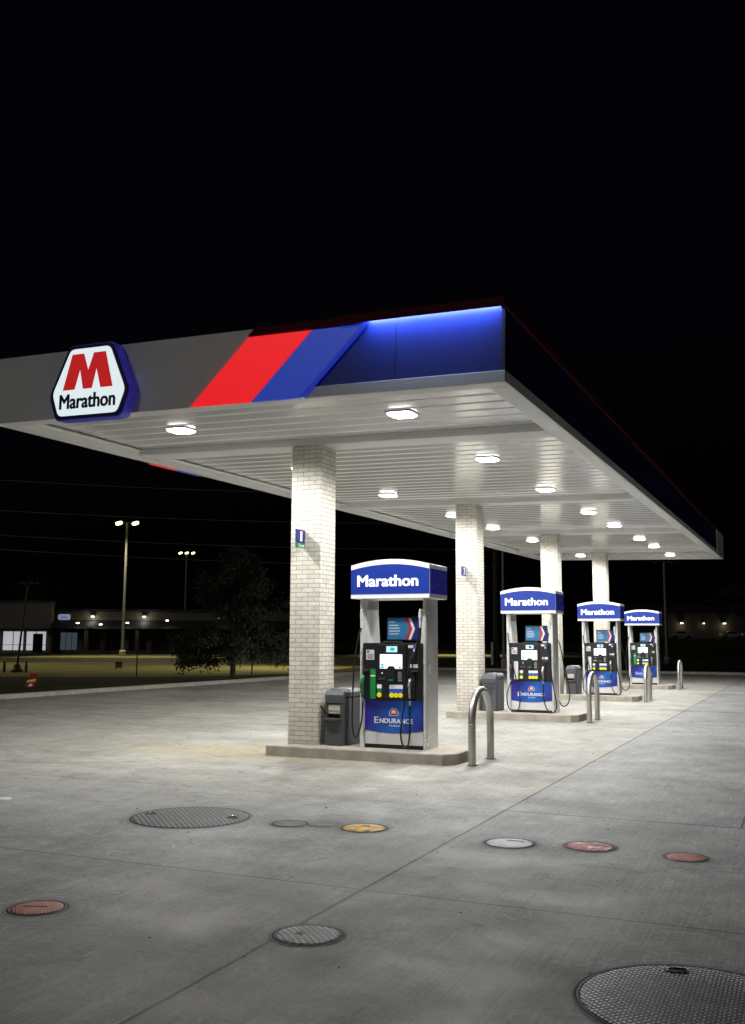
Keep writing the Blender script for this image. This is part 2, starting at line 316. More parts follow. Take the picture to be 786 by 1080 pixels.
# ------------------------------------------------------------------ mesh builder
class MB:
    def __init__(s): s.v = []; s.f = []; s.m = []; s.uv = {}; s.sm = []
    def add(s, vs, fs, mi=0, smooth=False):
        o = len(s.v); s.v += [tuple(p) for p in vs]
        for f in fs: s.f.append(tuple(o+i for i in f)); s.m.append(mi); s.sm.append(smooth)
        return s
    def box(s, x0, x1, y0, y1, z0, z1, mi=0):
        return s.add([(x0,y0,z0),(x1,y0,z0),(x1,y1,z0),(x0,y1,z0),(x0,y0,z1),(x1,y0,z1),(x1,y1,z1),(x0,y1,z1)],
                     [(0,3,2,1),(4,5,6,7),(0,1,5,4),(1,2,6,5),(2,3,7,6),(3,0,4,7)], mi)
    def prism(s, poly, a, b, axis='z', mi=0):
        """poly: list of 2-D points (counter-clockwise); extruded from a to b along axis"""
        n = len(poly)
        P = {'z': lambda p, t: (p[0], p[1], t), 'y': lambda p, t: (p[0], t, p[1]), 'x': lambda p, t: (t, p[0], p[1])}[axis]
        vs = [P(p, a) for p in poly]+[P(p, b) for p in poly]
        fs = [tuple(range(n))[::-1], tuple(range(n, 2*n))]+[(i, (i+1) % n, n+(i+1) % n, n+i) for i in range(n)]
        return s.add(vs, fs, mi)
    def rings(s, rings, mi=0, smooth=True, cap=True):
        n = len(rings[0]); vs = [p for r in rings for p in r]; fs = []
        for k in range(len(rings)-1):
            for i in range(n): fs.append((k*n+i, k*n+(i+1) % n, (k+1)*n+(i+1) % n, (k+1)*n+i))
        s.add(vs, fs, mi, smooth)
        if cap:
            s.add(rings[0], [tuple(range(n))[::-1]], mi); s.add(rings[-1], [tuple(range(n))], mi)
        return s
    def tube(s, pts, r, n=10, mi=0, smooth_path=True, cap=True):
        pts = [Vector(p) for p in pts]
        rr = r if isinstance(r, (list, tuple)) else [r]*len(pts)
        if smooth_path and len(pts) > 2:
            q = []; rq = []
            ex = [pts[0]*2-pts[1]]+pts+[pts[-1]*2-pts[-2]]
            for i in range(len(pts)-1):
                p0, p1, p2, p3 = ex[i:i+4]
                for k in range(8):
                    t = k/8
                    q.append(.5*((2*p1)+(-p0+p2)*t+(2*p0-5*p1+4*p2-p3)*t*t+(-p0+3*p1-3*p2+p3)*t**3)); rq.append(rr[i]*(1-t)+rr[i+1]*t)
            q.append(pts[-1]); rq.append(rr[-1]); pts, rr = q, rq
        rings = []; ref = None
        for i, p in enumerate(pts):
            t = (pts[min(i+1, len(pts)-1)]-pts[max(i-1, 0)]).normalized()
            if ref is None: ref = t.orthogonal().normalized()
            ref = (ref-t*ref.dot(t)).normalized(); b = t.cross(ref)
            rings.append([tuple(p+(ref*math.cos(a)+b*math.sin(a))*rr[i]) for a in [2*math.pi*j/n for j in range(n)]])
        return s.rings(rings, mi, cap=cap)
    def lathe(s, prof, cx=0, cy=0, n=48, mi=0, smooth=True):
        rings = [[(cx+r*math.cos(2*math.pi*j/n), cy+r*math.sin(2*math.pi*j/n), z) for j in range(n)] for r, z in prof]
        return s.rings(rings, mi, smooth)
    def build(s, name, mats, parent=None, bevel=0, seg=2):
        me = bpy.data.meshes.new(name); me.from_pydata(s.v, [], s.f)
        for m in (mats if isinstance(mats, (list, tuple)) else [mats]): me.materials.append(m)
        for p, mi, sm in zip(me.polygons, s.m, s.sm): p.material_index = mi; p.use_smooth = sm
        me.update()
        o = bpy.data.objects.new(name, me); col.objects.link(o); o.parent = parent
        if bevel:
            b = o.modifiers.new('Bevel', 'BEVEL'); b.width = bevel; b.segments = seg; b.limit_method = 'ANGLE'; b.angle_limit = R(40)
        return o
def rrect(x0, x1, y0, y1, r, k=5):
    pts = []
    for cx, cy, a0 in ((x1-r, y0+r, -90), (x1-r, y1-r, 0), (x0+r, y1-r, 90), (x0+r, y0+r, 180)):
        for i in range(k+1):
            a = R(a0+90*i/k); pts.append((cx+r*math.cos(a), cy+r*math.sin(a)))
    return pts
def round_poly(poly, r, k=4):
    out = []; n = len(poly)
    for i in range(n):
        p = Vector(poly[i]); a = Vector(poly[i-1]); b = Vector(poly[(i+1) % n])
        u = (a-p).normalized(); v = (b-p).normalized(); s1 = p+u*r; s2 = p+v*r
        for j in range(k+1):
            t = j/k; out.append(tuple(s1*(1-t)**2+p*2*t*(1-t)+s2*t*t))
    return out
def text(name, s, mat, parent, cx, cz, width, height, y, thick=.0, shear=0, depth=.004, spacing=1.0):
    """lettering standing in the XZ plane, facing -Y, fitted to width x height (of the whole line)"""
    c = bpy.data.curves.new(name, 'FONT'); c.body = s; c.align_x = 'CENTER'; c.shear = shear; c.space_character = spacing
    c.resolution_u = 4
    t = bpy.data.objects.new(name, c); col.objects.link(t)
    bpy.context.view_layer.update()
    me = bpy.data.meshes.new_from_object(t.evaluated_get(bpy.context.evaluated_depsgraph_get()))
    bpy.data.objects.remove(t); bpy.data.curves.remove(c)
    xs = [v.co.x for v in me.vertices]; ys = [v.co.y for v in me.vertices]
    sx = width/(max(xs)-min(xs)); sy = height/(max(ys)-min(ys)); mx = (max(xs)+min(xs))/2; my = (max(ys)+min(ys))/2
    bm = bmesh.new(); bm.from_mesh(me)
    for v in bm.verts: v.co = Vector(((v.co.x-mx)*sx+cx, y-depth, (v.co.y-my)*sy+cz))
    if thick > 0:      # bolder strokes: shifted layers a hair apart, all inside the same letters
        src = bm.copy(); tmp = bpy.data.meshes.new('t'); src.to_mesh(tmp); src.free()
        for q, (ox, oz) in enumerate(((1, 0), (-1, 0), (0, .6), (0, -.6), (.7, .5), (-.7, .5), (.7, -.5), (-.7, -.5))):
            n0 = len(bm.verts); bm.from_mesh(tmp); bm.verts.ensure_lookup_table()
            for v in bm.verts[n0:]: v.co += Vector((ox*thick*width*.16, -.00025*(q+1), oz*thick*width*.16))
        bpy.data.meshes.remove(tmp)
    else:
        g = bmesh.ops.extrude_face_region(bm, geom=bm.faces[:])
        for e in g['geom']:
            if isinstance(e, bmesh.types.BMVert): e.co.y += depth*.8
        bmesh.ops.recalc_face_normals(bm, faces=bm.faces[:])
    me2 = bpy.data.meshes.new(name); bm.to_mesh(me2); bm.free(); bpy.data.meshes.remove(me); me2.materials.append(mat)
    o = bpy.data.objects.new(name, me2); col.objects.link(o); o.parent = parent
    return o
def tag(o, label=None, cat=None, group=None, kind=None):
    for k, v in (('label', label), ('category', cat), ('group', group), ('kind', kind)):
        if v: o[k] = v
    return o
def thing(name, label, cat, loc=(0, 0, 0), rz=0, group=None):
    o = bpy.data.objects.new(name, None); o.empty_display_size = .2; col.objects.link(o); o.location = loc; o.rotation_euler = (0, 0, rz)
    return tag(o, label, cat, group)
def struct(o): return tag(o, kind='structure')
def children(o): return [c for c in list(bpy.data.objects) if c.parent == o]
def copy_tree(o, parent=None):
    kids = children(o); c = o.copy(); col.objects.link(c); c.parent = parent
    for ch in kids: copy_tree(ch, c)
    return c

# ------------------------------------------------------------------ ground
def sheet(name, poly, z, mat):
    m = MB(); m.add([(x, y, z) for x, y in poly], [tuple(range(len(poly)))]); return struct(m.build(name, mat))
sheet('ground', [(-900, -300), (900, -300), (900, 1200), (-900, 1200)], -.012, M['lawn'])
g = MB()
xs = [-20.5+i*2.5 for i in range(23)]; ys = [-14+i*2.0 for i in range(35)]
g.add([(x, y, 0) for y in ys for x in xs], [(j*23+i, j*23+i+1, (j+1)*23+i+1, (j+1)*23+i) for j in range(34) for i in range(22)])
struct(g.build('forecourt', M['concrete']))
# kerbs along the left and far edges (real steps)
k = MB(); prof = [(0, -.05), (.16, -.05), (.16, .13), (.05, .13), (.02, .11), (0, .02)]
k.prism([(-20.5-a, b) for a, b in prof][::-1], -14, 54, 'y')
struct(k.build('kerb_left', M['kerb']))
k = MB(); k.prism([(54+a, b) for a, b in prof], -20.66, 34.5, 'x'); struct(k.build('kerb_far', M['kerb']))
sheet('verge', [(-23.2, -14), (-20.66, -14), (-20.66, 54.16), (34, 54.16), (34, 57.2), (-23.2, 57.2)], .06, M['verge'])
# side street, dry grass field lit by added lot lamps, second strip in front of the shops
sheet('street', [(-300, 57.4), (300, 57.4), (300, 64), (-300, 64)], -.004, M['asphalt'])
fld = [(-37, 12), (-33, 33), (-34.6, 35.6), (-31.6, 39.2), (-29.2, 40.5), (-27.5, 46), (-26, 52), (-26, 57), (-60, 57)]
sheet('lot_road', [(-58, 10), (-40, 30), (-24, 30), (-23.3, 57), (-58, 57)], -.008, M['asphalt'])

# frame of the far background: depth D along the street grid facing the forecourt corner, s metres to its right
F = Vector((-.4035, .9150, 0)); RT = Vector((.9150, .4035, 0)); BR = math.atan2(.4035, .9150)
def bg(s, D, z=0): p = F*D+RT*s; return Vector((p.x, p.y, z))
def bgsheet(name, pts, z, mat): return sheet(name, [(bg(s, D).x, bg(s, D).y) for s, D in pts], z, mat)
bgsheet('field', [(-60, 47.5), (-24, 46.5), (-20, 44.2), (-13, 43.3), (-8, 45), (-4, 50), (0, 66), (8, 98), (28, 108), (38, 120), (38, 150), (12, 190), (-1, 125), (-6, 80), (-34, 69), (-70, 69)], .006, M['drygrass'])
bgsheet('shop_lawn', [(-34, 90), (-8, 90), (-4, 110), (-33, 110)], .006, M['drygrass'])
bgsheet('shop_lot', [(-90, 112), (0, 112), (0, 119.6), (-90, 119.6)], .002, M['asphalt'])
m = MB(); pr = []
for D, z in ((78, -.02), (110, .5), (150, 1.7), (185, 2.35), (260, 2.4)): pr.append((D, z))
for (D0, z0), (D1, z1) in zip(pr, pr[1:]):
    m.add([tuple(bg(s0, D0, z0))for s0 in (D0*.22,)]+[tuple(bg(120, D0, z0)), tuple(bg(120, D1, z1)), tuple(bg(D1*.22, D1, z1))], [(0, 1, 2, 3)])
struct(m.build('terrain', M['lawn']))

# ------------------------------------------------------------------ canopy
SX, SY = -.022, .015
zc = 4.529
ez = Vector((-SX, -SY, 1)).normalized(); ex = Vector((1, 0, SX)).normalized(); ey = ez.cross(ex).normalized()
CM = Matrix.Translation((-6.465, 10.01, zc)) @ Matrix((ex, ey, ez)).transposed().to_4x4()
can = thing('station_canopy', 'long flat station canopy with lit red and blue stripes on its beige front', 'canopy')
can.matrix_world = CM
HW, LEN, FH = 3.61, 30.75, .92; HL = HW+.14
# perimeter ledge ring
m = MB(); W = .26
m.box(-HL+.01, HW-.01, .01, W, 0, .03); m.box(-HL+.01, HW-.01, LEN-W, LEN-.01, 0, .03)
m.box(-HL+.01, -HL+W, W, LEN-W, 0, .03); m.box(HW-W, HW-.01, W, LEN-W, 0, .03)
# inner return up to the deck
m.box(-HL+W-.02, HW-W+.02, W-.02, W, .03, .13); m.box(-HL+W-.02, HW-W+.02, LEN-W, LEN-W+.02, .03, .13)
m.box(-HL+W-.02, -HL+W, W, LEN-W, .03, .13); m.box(HW-W, HW-W+.02, W, LEN-W, .03, .13)
m.build('soffit_edge', M['ledge'], can, bevel=.006)
# second narrow step inside the ledge
m = MB(); a = W+.001; t = .09
m.box(-HL+a, HW-a, a, a+t, .075, .10); m.box(-HL+a, -HL+a+t, a+t, LEN-a, .075, .10); m.box(HW-a-t, HW-a, a+t, LEN-a, .075, .10)
m.build('edge_angle', M['ledge'], can, bevel=.004)
# corrugated deck: pans with recessed joints
m = MB(); y = W; n = 0; P = []
while y < LEN-W-.05:
    P += [(y, .125), (y+.285, .125), (y+.312, .139), (y+.379, .139)]; y += .406
P.append((LEN-W, .125))
xa, xb = -HL+W+.001, HW-W-.001
vs = []; fs = []
for i, (yy, zz) in enumerate(P): vs += [(xa, yy, zz), (xb, yy, zz)]
for i in range(len(P)-1): fs.append((2*i, 2*i+2, 2*i+3, 2*i+1))
m.add(vs, fs); m.build('deck', M['deck'], can)
for wy in (12.93, 20.73, 28.53, 36.33):
    m = MB(); y0 = wy-10.01; m.box(xa+.02, xb-.02, y0, y0+.5, .012, .20); m.build('soffit_beam', M['beam'], can, bevel=.012)
# roof slab
m = MB(); m.box(-HL+.05, HW-.05, .05, LEN-.05, .70, .78); m.build('roof', M['roof'], can)
# fascia: x of the slanted boundaries at z (45 degrees)
def sl(xb, z): return xb+z*1.0
TH = .04
xgrey = -.455   # world -6.92 at the bottom
m = MB(); m.prism([(-HL, 0), (xgrey, 0), (sl(xgrey, FH), FH), (-HL, FH)], 0, TH, 'y')
m.box(-HL, -HL+TH, TH, 3.2, 0, FH)
fp = m.build('beige_fascia', M['beige'], can, bevel=.004)
m = MB(); m.prism([(xgrey+.003, .002), (1.15, .002), (1.15, .80), (sl(xgrey, .80)+.003, .80)], .012, .05, 'y'); m.build('fascia_backing', M['navy'], can)
m = MB(); m.prism([(xgrey+.01, .0), (.43, .0), (sl(.43, .815), .815), (sl(xgrey+.01, .815), .815)], -.035, .011, 'y'); m.build('red_stripe', M['stripe_red'], can, bevel=.008)
m = MB(); m.prism([(.435, .0), (1.10, .0), (sl(1.10, .815), .815), (sl(.435, .815), .815)], -.035, .011, 'y'); m.build('blue_stripe', M['stripe_blue'], can, bevel=.008)
m = MB(); m.prism([(1.103, .0), (1.15, .0), (sl(1.15, .815), .815), (sl(1.103, .815), .815)], -.045, .011, 'y'); m.build('stripe_edging', M['stripe_blue_edge'], can, bevel=.008)
m = MB(); m.prism([(1.152, .135), (HW-.05, .135), (HW-.05, .885), (1.152+.40, .885), (1.152, .80)], .012, .05, 'y'); m.build('lit_navy_panel', M['navy_lit'], can)
m = MB(); m.box(HW-.048, HW, 0, 27.4, .135, .82); m.build('navy_fascia', M['navy'], can, bevel=.004)
m = MB(); m.box(1.17, HW, -.002, .05, 0, .13); m.box(HW-.05, HW+.002, .05, 27.6, 0, .13); m.build('lower_trim', M['trim'], can, bevel=.006)
m = MB(); m.prism([(sl(xgrey, .82)+.004, .822), (1.60, .822), (1.60, FH), (sl(xgrey, FH)+.004, FH)], -.05, .05, 'y'); m.box(1.601, HW+.02, -.095, .05, .89, FH); m.box(1.601, HW+.02, -.104, -.0955, .815, FH); m.box(HW-.03, HW+.02, -.095, .05, .822, .889); m.box(HW-.05, HW+.02, .05, 27.4, .822, FH)
m.build('red_cap', M['capred'], can, bevel=.006)
m = MB(); m.box(HW-.06, HW+.005, 27.75, LEN, 0, FH); m.box(HW-.3, HW-.06, LEN-.3, LEN, 0, FH); m.build('end_panel', M['beige'], can, bevel=.006)
m = MB(); m.box(HW-.055, HW-.01, 27.4, 27.75, .0, FH); m.box(-HL+.06, HW-.3, LEN-.05, LEN, 0, FH); m.build('rear_fascia', M['beige'], can)
m = MB(); m.box(-HL, -HL+TH, 3.2, LEN, 0, FH); m.build('side_fascia', M['navy'], can)
m = MB(); m.prism([(3.66, .0), (4.42, .0), (4.42-.8, .80), (3.66-.8, .80)], -HL-.07, -HL-.002, 'x'); m.build('red_stripe', M['stripe_red'], can)
m = MB(); m.prism([(4.43, .0), (5.17, .0), (5.17-.8, .80), (4.43-.8, .80)], -HL-.07, -HL-.002, 'x'); m.build('blue_stripe', M['stripe_blue'], can)
m = MB(); m.box(1.97, HW-.05, -.075, -.055, .880, .889); m.build('led_strip', M['led'], can)
# panel seams
m = MB(); m.box(2.31, 2.314, .008, .012, .14, .8); m.build('panel_seam', M['grout'], can)
for q in (-2.72, -1.05):
    m = MB(); m.box(q, q+.004, -.0012, .0, .0, FH-.002); m.build('panel_seam', M['trim'], can)
l = bpy.data.lights.new('fascia_led', 'AREA'); l.shape = 'RECTANGLE'; l.size = 1.60; l.size_y = .02; l.energy = 17; l.color = (.45, .6, 1)
lo = bpy.data.objects.new('fascia_led', l); col.objects.link(lo); lo.parent = can; lo.location = (2.745, -.065, .878); lo.rotation_euler = (R(8), 0, 0)

# lit logo sign on the front of the canopy
lg = thing('logo_sign', 'lit white six-sided sign with a large red M and blue rim on the canopy front', 'sign'); lg.matrix_world = CM @ Matrix.Translation((0, 0, 0))
cx = 0
hexa = [(-.58, -.01), (.56, -.01), (.70, .35), (.38, 1.05), (-.38, 1.05), (-.71, .35)]
lg.matrix_world = CM @ Matrix.Translation((-1.93, 0, -.065)) @ Matrix.Scale(.945, 4)
def shrink(p, k, c=(0, .5)): return [(c[0]+(x-c[0])*k, c[1]+(z-c[1])*k) for x, z in p]
def hx(p, r=.07): return [(cx+x, z) for x, z in round_poly(p, r)]
m = MB(); m.prism(hx(hexa), -.17, .0, 'y'); m.build('rim', M['logo_rim'], lg, bevel=.01)
m = MB(); m.prism(hx(shrink(hexa, .97)), -.185, -.1705, 'y'); m.build('edge', M['logo_edge'], lg)
m = MB(); m.prism(hx(shrink(hexa, .885)), -.198, -.1855, 'y'); face = m.build('face', M['logo_white'], lg, bevel=.006)
Mp = [(-.47, .0), (-.20, .0), (-.11, .50), (.005, .0), (.20, .0), (.335, .50), (.42, .0)]
def letterM(w, h, x0, z0):
    # slab M: outer legs splay outward towards the foot
    o = [(-.50, 0), (-.26, 0), (-.165, .55), (-.09, .0), (.09, .0), (.165, .55), (.26, 0), (.50, 0), (.335, 1), (.10, 1), (0, .52), (-.10, 1), (-.335, 1)]
    return [(x0+x*w, z0+z*h) for x, z in o]
def poly_flat(name, poly, y0, y1, mat, parent):
    bm = bmesh.new(); vs = [bm.verts.new((x, y0, z)) for x, z in poly]; f = bm.faces.new(vs)
    g = bmesh.ops.extrude_face_region(bm, geom=[f])
    for e in g['geom']:
        if isinstance(e, bmesh.types.BMVert): e.co.y = y1
    bmesh.ops.triangulate(bm, faces=bm.faces[:]); bmesh.ops.recalc_face_normals(bm, faces=bm.faces[:])
    me = bpy.data.meshes.new(name); bm.to_mesh(me); bm.free(); me.materials.append(mat)
    o = bpy.data.objects.new(name, me); col.objects.link(o); o.parent = parent; return o
poly_flat('letter', letterM(.86, .50, cx-.015, .41), -.202, -.1985, M['logo_red'], face)
text('lettering', 'Marathon', M['logo_ink'], face, cx-.01, .245, .95, .20, -.1985, thick=.07)
# blue halo light of the rim on the fascia
l = bpy.data.lights.new('logo_glow', 'AREA'); l.shape = 'RECTANGLE'; l.size = .04; l.size_y = .8; l.energy = .04; l.color = (.15, .12, 1)
lo = bpy.data.objects.new('logo_glow', l); col.objects.link(lo); lo.parent = lg; lo.location = (cx+.64, -.14, .55); lo.rotation_euler = (0, R(-90), R(20))

# ------------------------------------------------------------------ canopy lights
def make_light():
    t = thing('canopy_light', '', 'ceiling light', group='ceiling lights under the canopy')
    m = MB(); m.prism(rrect(-.19, .19, -.19, .19, .08), .018, .035); m.build('housing', M['housing'], t, bevel=.006)
    m = MB()
    def ring(h, z, r): return [(x, y, z) for x, y in rrect(-h, h, -h, h, r)]
    m.rings([ring(.175, .0175, .08), ring(.17, .002, .085), ring(.15, -.010, .085), ring(.11, -.018, .08)]); m.build('lens', M['lens'], t)
    l = bpy.data.lights.new('lamp', 'SPOT'); l.spot_size = R(166); l.spot_blend = .35; l.shadow_soft_size = .12; l.energy = LP; l.color = (1, .985, .955)
    lo = bpy.data.objects.new('lamp', l); col.objects.link(lo); lo.parent = t; lo.location = (0, 0, -.026)
    return t
LP = 750
proto = make_light(); first = True
ords = ['first', 'second', 'third', 'fourth', 'fifth', 'sixth', 'seventh', 'eighth']
wys = [11.7, 15.5, 19.5, 23.87, 27.38, 31.9, 35.17, 39.6]
for side, wx in (('right', -4.75), ('left', -8.25)):
    for i, wy in enumerate(wys):
        o = proto if first else copy_tree(proto); first = False
        p = CM @ Vector((wx+6.465, wy-10.01, .125-.036))
        o.matrix_world = Matrix.Translation(p) @ CM.to_3x3().to_4x4()
        o['label'] = f'bright square ceiling light, {ords[i]} from the front in the {side}-hand row under the canopy'

# ------------------------------------------------------------------ columns
CY = [12.93+7.8*i for i in range(4)]
colab = ['nearest cream brick column, left of the nearest pump, with a numbered flag sign', 'second nearest cream brick column, standing between the first and second pump signs',
         'third cream brick column from the front, behind the second pump', 'farthest cream brick column, rising behind the third pump']
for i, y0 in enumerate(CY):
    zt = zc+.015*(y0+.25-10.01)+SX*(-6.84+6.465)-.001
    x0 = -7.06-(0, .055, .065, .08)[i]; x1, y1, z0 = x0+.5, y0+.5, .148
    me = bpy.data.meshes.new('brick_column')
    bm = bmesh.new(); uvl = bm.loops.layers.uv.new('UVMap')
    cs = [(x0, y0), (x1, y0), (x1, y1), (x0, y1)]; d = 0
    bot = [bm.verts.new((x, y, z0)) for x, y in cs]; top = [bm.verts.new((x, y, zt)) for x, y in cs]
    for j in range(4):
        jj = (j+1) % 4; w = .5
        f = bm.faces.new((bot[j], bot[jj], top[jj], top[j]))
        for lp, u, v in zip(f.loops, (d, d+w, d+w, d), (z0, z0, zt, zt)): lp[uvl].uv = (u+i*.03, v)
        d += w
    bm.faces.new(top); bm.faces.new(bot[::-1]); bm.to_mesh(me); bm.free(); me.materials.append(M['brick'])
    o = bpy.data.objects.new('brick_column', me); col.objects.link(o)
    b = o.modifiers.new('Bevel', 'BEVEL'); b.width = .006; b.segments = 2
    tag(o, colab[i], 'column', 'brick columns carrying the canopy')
    # flag sign on the front face
    if i < 2:
        fx = (-6.83, -6.885)[i]
        t = thing('number_sign', ['small blue and green flag sign reading 1 on the nearest brick column', 'small blue flag sign reading 3 on the second brick column'][i], 'sign', (fx, y0, 3.02), group='numbered flag signs on the columns')
        m = MB(); m.box(-.012, .012, -.27, -.002, .07, .27); m.build('blue_panel', M['navyprint'], t, bevel=.003)
        m = MB(); m.box(-.0125, .0125, -.27, -.002, .0, .068); m.build('lower_panel', M['green'] if i == 0 else M['label'], t, bevel=.003)
        tx = text('numeral', '1' if i == 0 else '3', M['lettering_print'], t, 0, .17, (.06, .12)[i > 0], .145, 0, thick=.25)
        tx.rotation_euler = (0, 0, R(90)); tx.location = (.0125, -.135, 0)
        if i == 0:
            tx = text('lettering', 'Diesel', M['lettering_print'], t, 0, .035, .17, .04, 0, thick=.05); tx.rotation_euler = (0, 0, R(90)); tx.location = (.013, -.135, 0)

# ------------------------------------------------------------------ islands
isl = [(-7.25, 12.6), (-4.53, 12.6), (-4.40, 12.78), (-4.38, 13.05), (-4.38, 13.5), (-4.45, 13.72), (-4.62, 13.88), (-7.25, 13.88)]
islab = ['low concrete kerb island under the nearest pump and brick column', 'low concrete kerb island under the second pump', 'low concrete kerb island under the third pump', 'low concrete kerb island under the farthest pump']
for i in range(4):
    t = thing('pump_island', islab[i], 'kerb island', (0, 7.8*i, 0), group='pump islands')
    m = MB(); p = [(x, y) for x, y in isl]; m.prism(p, -.02, .148); m.build('kerb_block', M['kerb'], t, bevel=.018, seg=3)

# grit and bits of litter blown over the slabs
rnd = random.Random(11); m = MB()
for q in range(300):
    x = rnd.uniform(-14, 4); y = rnd.uniform(3.2, 26) if q % 3 else rnd.uniform(3.2, 11); r_ = rnd.choice((.003, .004, .005, .006, .008))*rnd.uniform(.7, 1.3); a = rnd.uniform(0, 3)
    pts = [(x+r_*rnd.uniform(.6, 1.3)*math.cos(a+k*1.05), y+r_*rnd.uniform(.6, 1.3)*math.sin(a+k*1.05)) for k in range(6)]
    m.prism(pts, .0005, .0005+r_*rnd.uniform(.3, .9))
tag(m.build('grit', M['grout']), 'dark grit and gum specks scattered over the pale concrete forecourt', 'litter', kind='stuff')
# ------------------------------------------------------------------ dispensers
def hose(parent, pts, r=.0125):
    m = MB(); m.tube(pts, r, 10); return m.build('hose', M['rubber'], parent)
def nozzle(parent, x, z, y, body, tilt=0):
    """z = hand-grip bottom; spout tucked into the holster"""
    m = MB()
    m.tube([(x, y, z), (x, y-.015, z+.09), (x, y-.03, z+.17)], [.017, .019, .024], 10)          # grip
    m.tube([(x, y-.03, z+.16), (x, y-.005, z+.23), (x, y+.03, z+.26)], [.027, .030, .022], 10)   # valve body
    n = m.build('nozzle', body, parent, 0)
    g = MB(); g.tube([(x, y+.01, z+.26), (x, y+.05, z+.25), (x, y+.09, z+.19)], [.012, .011, .010], 8); g.build('spout', M['chrome'], n)
    g = MB(); g.tube([(x-.0, y-.055, z+.17), (x, y-.075, z+.10), (x, y-.05, z+.02), (x, y-.008, z+.01)], .006, 6); g.build('trigger_guard', M['black'], n)
    g = MB(); g.tube([(x, y, z-.10), (x, y, z-.03), (x, y, z+.01)], [.015, .019, .016], 10); g.build('swivel', M['chrome'], n)
    return n
def mast(parent, x, z, y):
    m = MB(); m.tube([(x, y+.06, z+.10), (x, y, z+.10), (x, y, z+.06)], .013, 8)
    m.tube([(x, y, z+.07), (x, y, z-.02)], .022, 10, smooth_path=False); m.tube([(x, y, z-.02), (x, y, z-.15)], [.017, .014], 10, smooth_path=False)
    return m.build('hose_swivel', M['silver_matte'], parent)
def half(poly, y0, y1, mb, mi=0): mb.prism(poly, y0, y1, 'y', mi)
def make_pump(variant):
    t = thing('fuel_dispenser', '', 'fuel pump', group='fuel pumps under the canopy')
    # side posts, bull-nosed
    for s, (a, b) in ((-1, (-.52, -.43)), (1, (.455, .505))):
        m = MB(); m.prism(rrect(a, b, -.005, .50, .024 if s > 0 else .03), .0, 2.11); m.build('side_post', M['silver'], t)
    # tapered shrouds above the console (wide at the foot, narrow at the top)
    for s in (-1, 1):
        m = MB(); xo = -.43 if s < 0 else .445
        w0, w1 = .035, .004
        if s < 0: p = [(xo, 1.45), (xo+w0, 1.45), (xo+w1, 1.95), (xo, 1.95)]
        else: p = [(xo-w0, 1.45), (xo+.008, 1.45), (xo+.008, 1.95), (xo-w1, 1.95)]
        m.prism(p, .02, .46, 'y'); m.build('post_shroud', M['silver_matte'], t, bevel=.004)
    # dark steel V imitating a reflection on the inner side of the left post
    m = MB(); m.add([(-.4285, .05, 2.09), (-.4285, .46, 2.09), (-.4285, .30, 1.52)], [(0, 1, 2)]); m.build('post_reflection', M['steel'], t)
    # cabinet
    m = MB(); m.box(-.43, .455, .03, .47, .056, 1.47); m.build('cabinet', M['silver_matte'], t, bevel=.006)
    m = MB(); m.box(-.43, .455, .0, .48, .0, .055); m.build('plinth', M['dark'], t, bevel=.004)
    # kick panel with curved top edge
    zb = lambda x: .205+.45*(x-.0)**2*.22
    top = [(x/20*.44, .262-.05*math.cos(x/20*1.4)) for x in range(-20, 21)]
    m = MB(); poly = [(-.43, .057), (.455, .057)]+[(x, z) for x, z in [(.455, .253)]+top[::-1]+[(-.43, .253)]]
    m.prism(poly, -.004, .029, 'y'); m.build('kick_panel', M['silver'], t, bevel=.003)
    m = MB(); poly = [(-.425, .256)]+[(x, z+.004) for x, z in top]+[(.452, .256), (.452, .662), (-.425, .662)]
    m.prism(poly, -.010, .029, 'y'); lp = m.build('lower_panel', M['lowblue'], t, bevel=.004)
    text('lettering', 'NDURANCE', M['lettering_print'], lp, .056, .385, .50, .062, -.0105, thick=.03)
    text('lettering', 'E', M['lettering_print'], lp, -.245, .392, .065, .088, -.0105, thick=.09)
    text('lettering', 'FUELS', M['lettering_print'], lp, .03, .318, .16, .022, -.0105)
    lh = [(-.062, .0), (.062, .0), (.075, .035), (.04, .105), (-.04, .105), (-.075, .035)]
    poly_flat('logo', [(.02+x, .455+z) for x, z in round_poly(lh, .012)], -.0135, -.0105, M['sign_wh'], lp)
    poly_flat('logo_inner', [(.02+x*.86, .462+z*.86) for x, z in lh], -.015, -.0138, M['sign_red'], lp)
    poly_flat('logo_letter', letterM(.07, .05, .02, .487), -.0165, -.0153, M['sign_wh'], lp)
    # console
    m = MB(); m.prism([(-.45, .672), (.465, .672), (.465, 1.44), (.45, 1.475), (.16, 1.475), (.12, 1.50), (-.12, 1.50), (-.16, 1.475), (-.44, 1.475), (-.45, 1.46)], -.045, .029, 'y'); co = m.build('console', M['black'], t, bevel=.008)
    m = MB(); m.prism(rrect(-.215, .225, .70, 1.455, .03), -.062, -.0455, 'y'); m.build('fascia_plate', M['black'], co, bevel=.008)
    Y = -.0625
    def plate(nm, x0, x1, z0, z1, mat, y=Y, d=.004, r=.006):
        q = MB(); q.prism(rrect(x0, x1, z0, z1, min(r, (x1-x0)*.3, (z1-z0)*.3), 3), y-d, y, 'y'); return q.build(nm, mat, co)
    plate('display', -.074, .093, 1.345, 1.429, M['screen2'])
    plate('display_print', -.01, .05, 1.365, 1.41, M['bluekey'] if variant else M['teal'], y=Y-.0045, d=.001)
    plate('screen', -.172, .170, 1.114, 1.315, M['screen'])
    plate('screen_key', -.16, -.11, 1.155, 1.178, M['teal'], y=Y-.0045, d=.002)
    plate('screen_key', -.16, -.11, 1.122, 1.145, M['teal'], y=Y-.0045, d=.002)
    plate('screen_key', .11, .155, 1.122, 1.142, M['teal'], y=Y-.0045, d=.002)
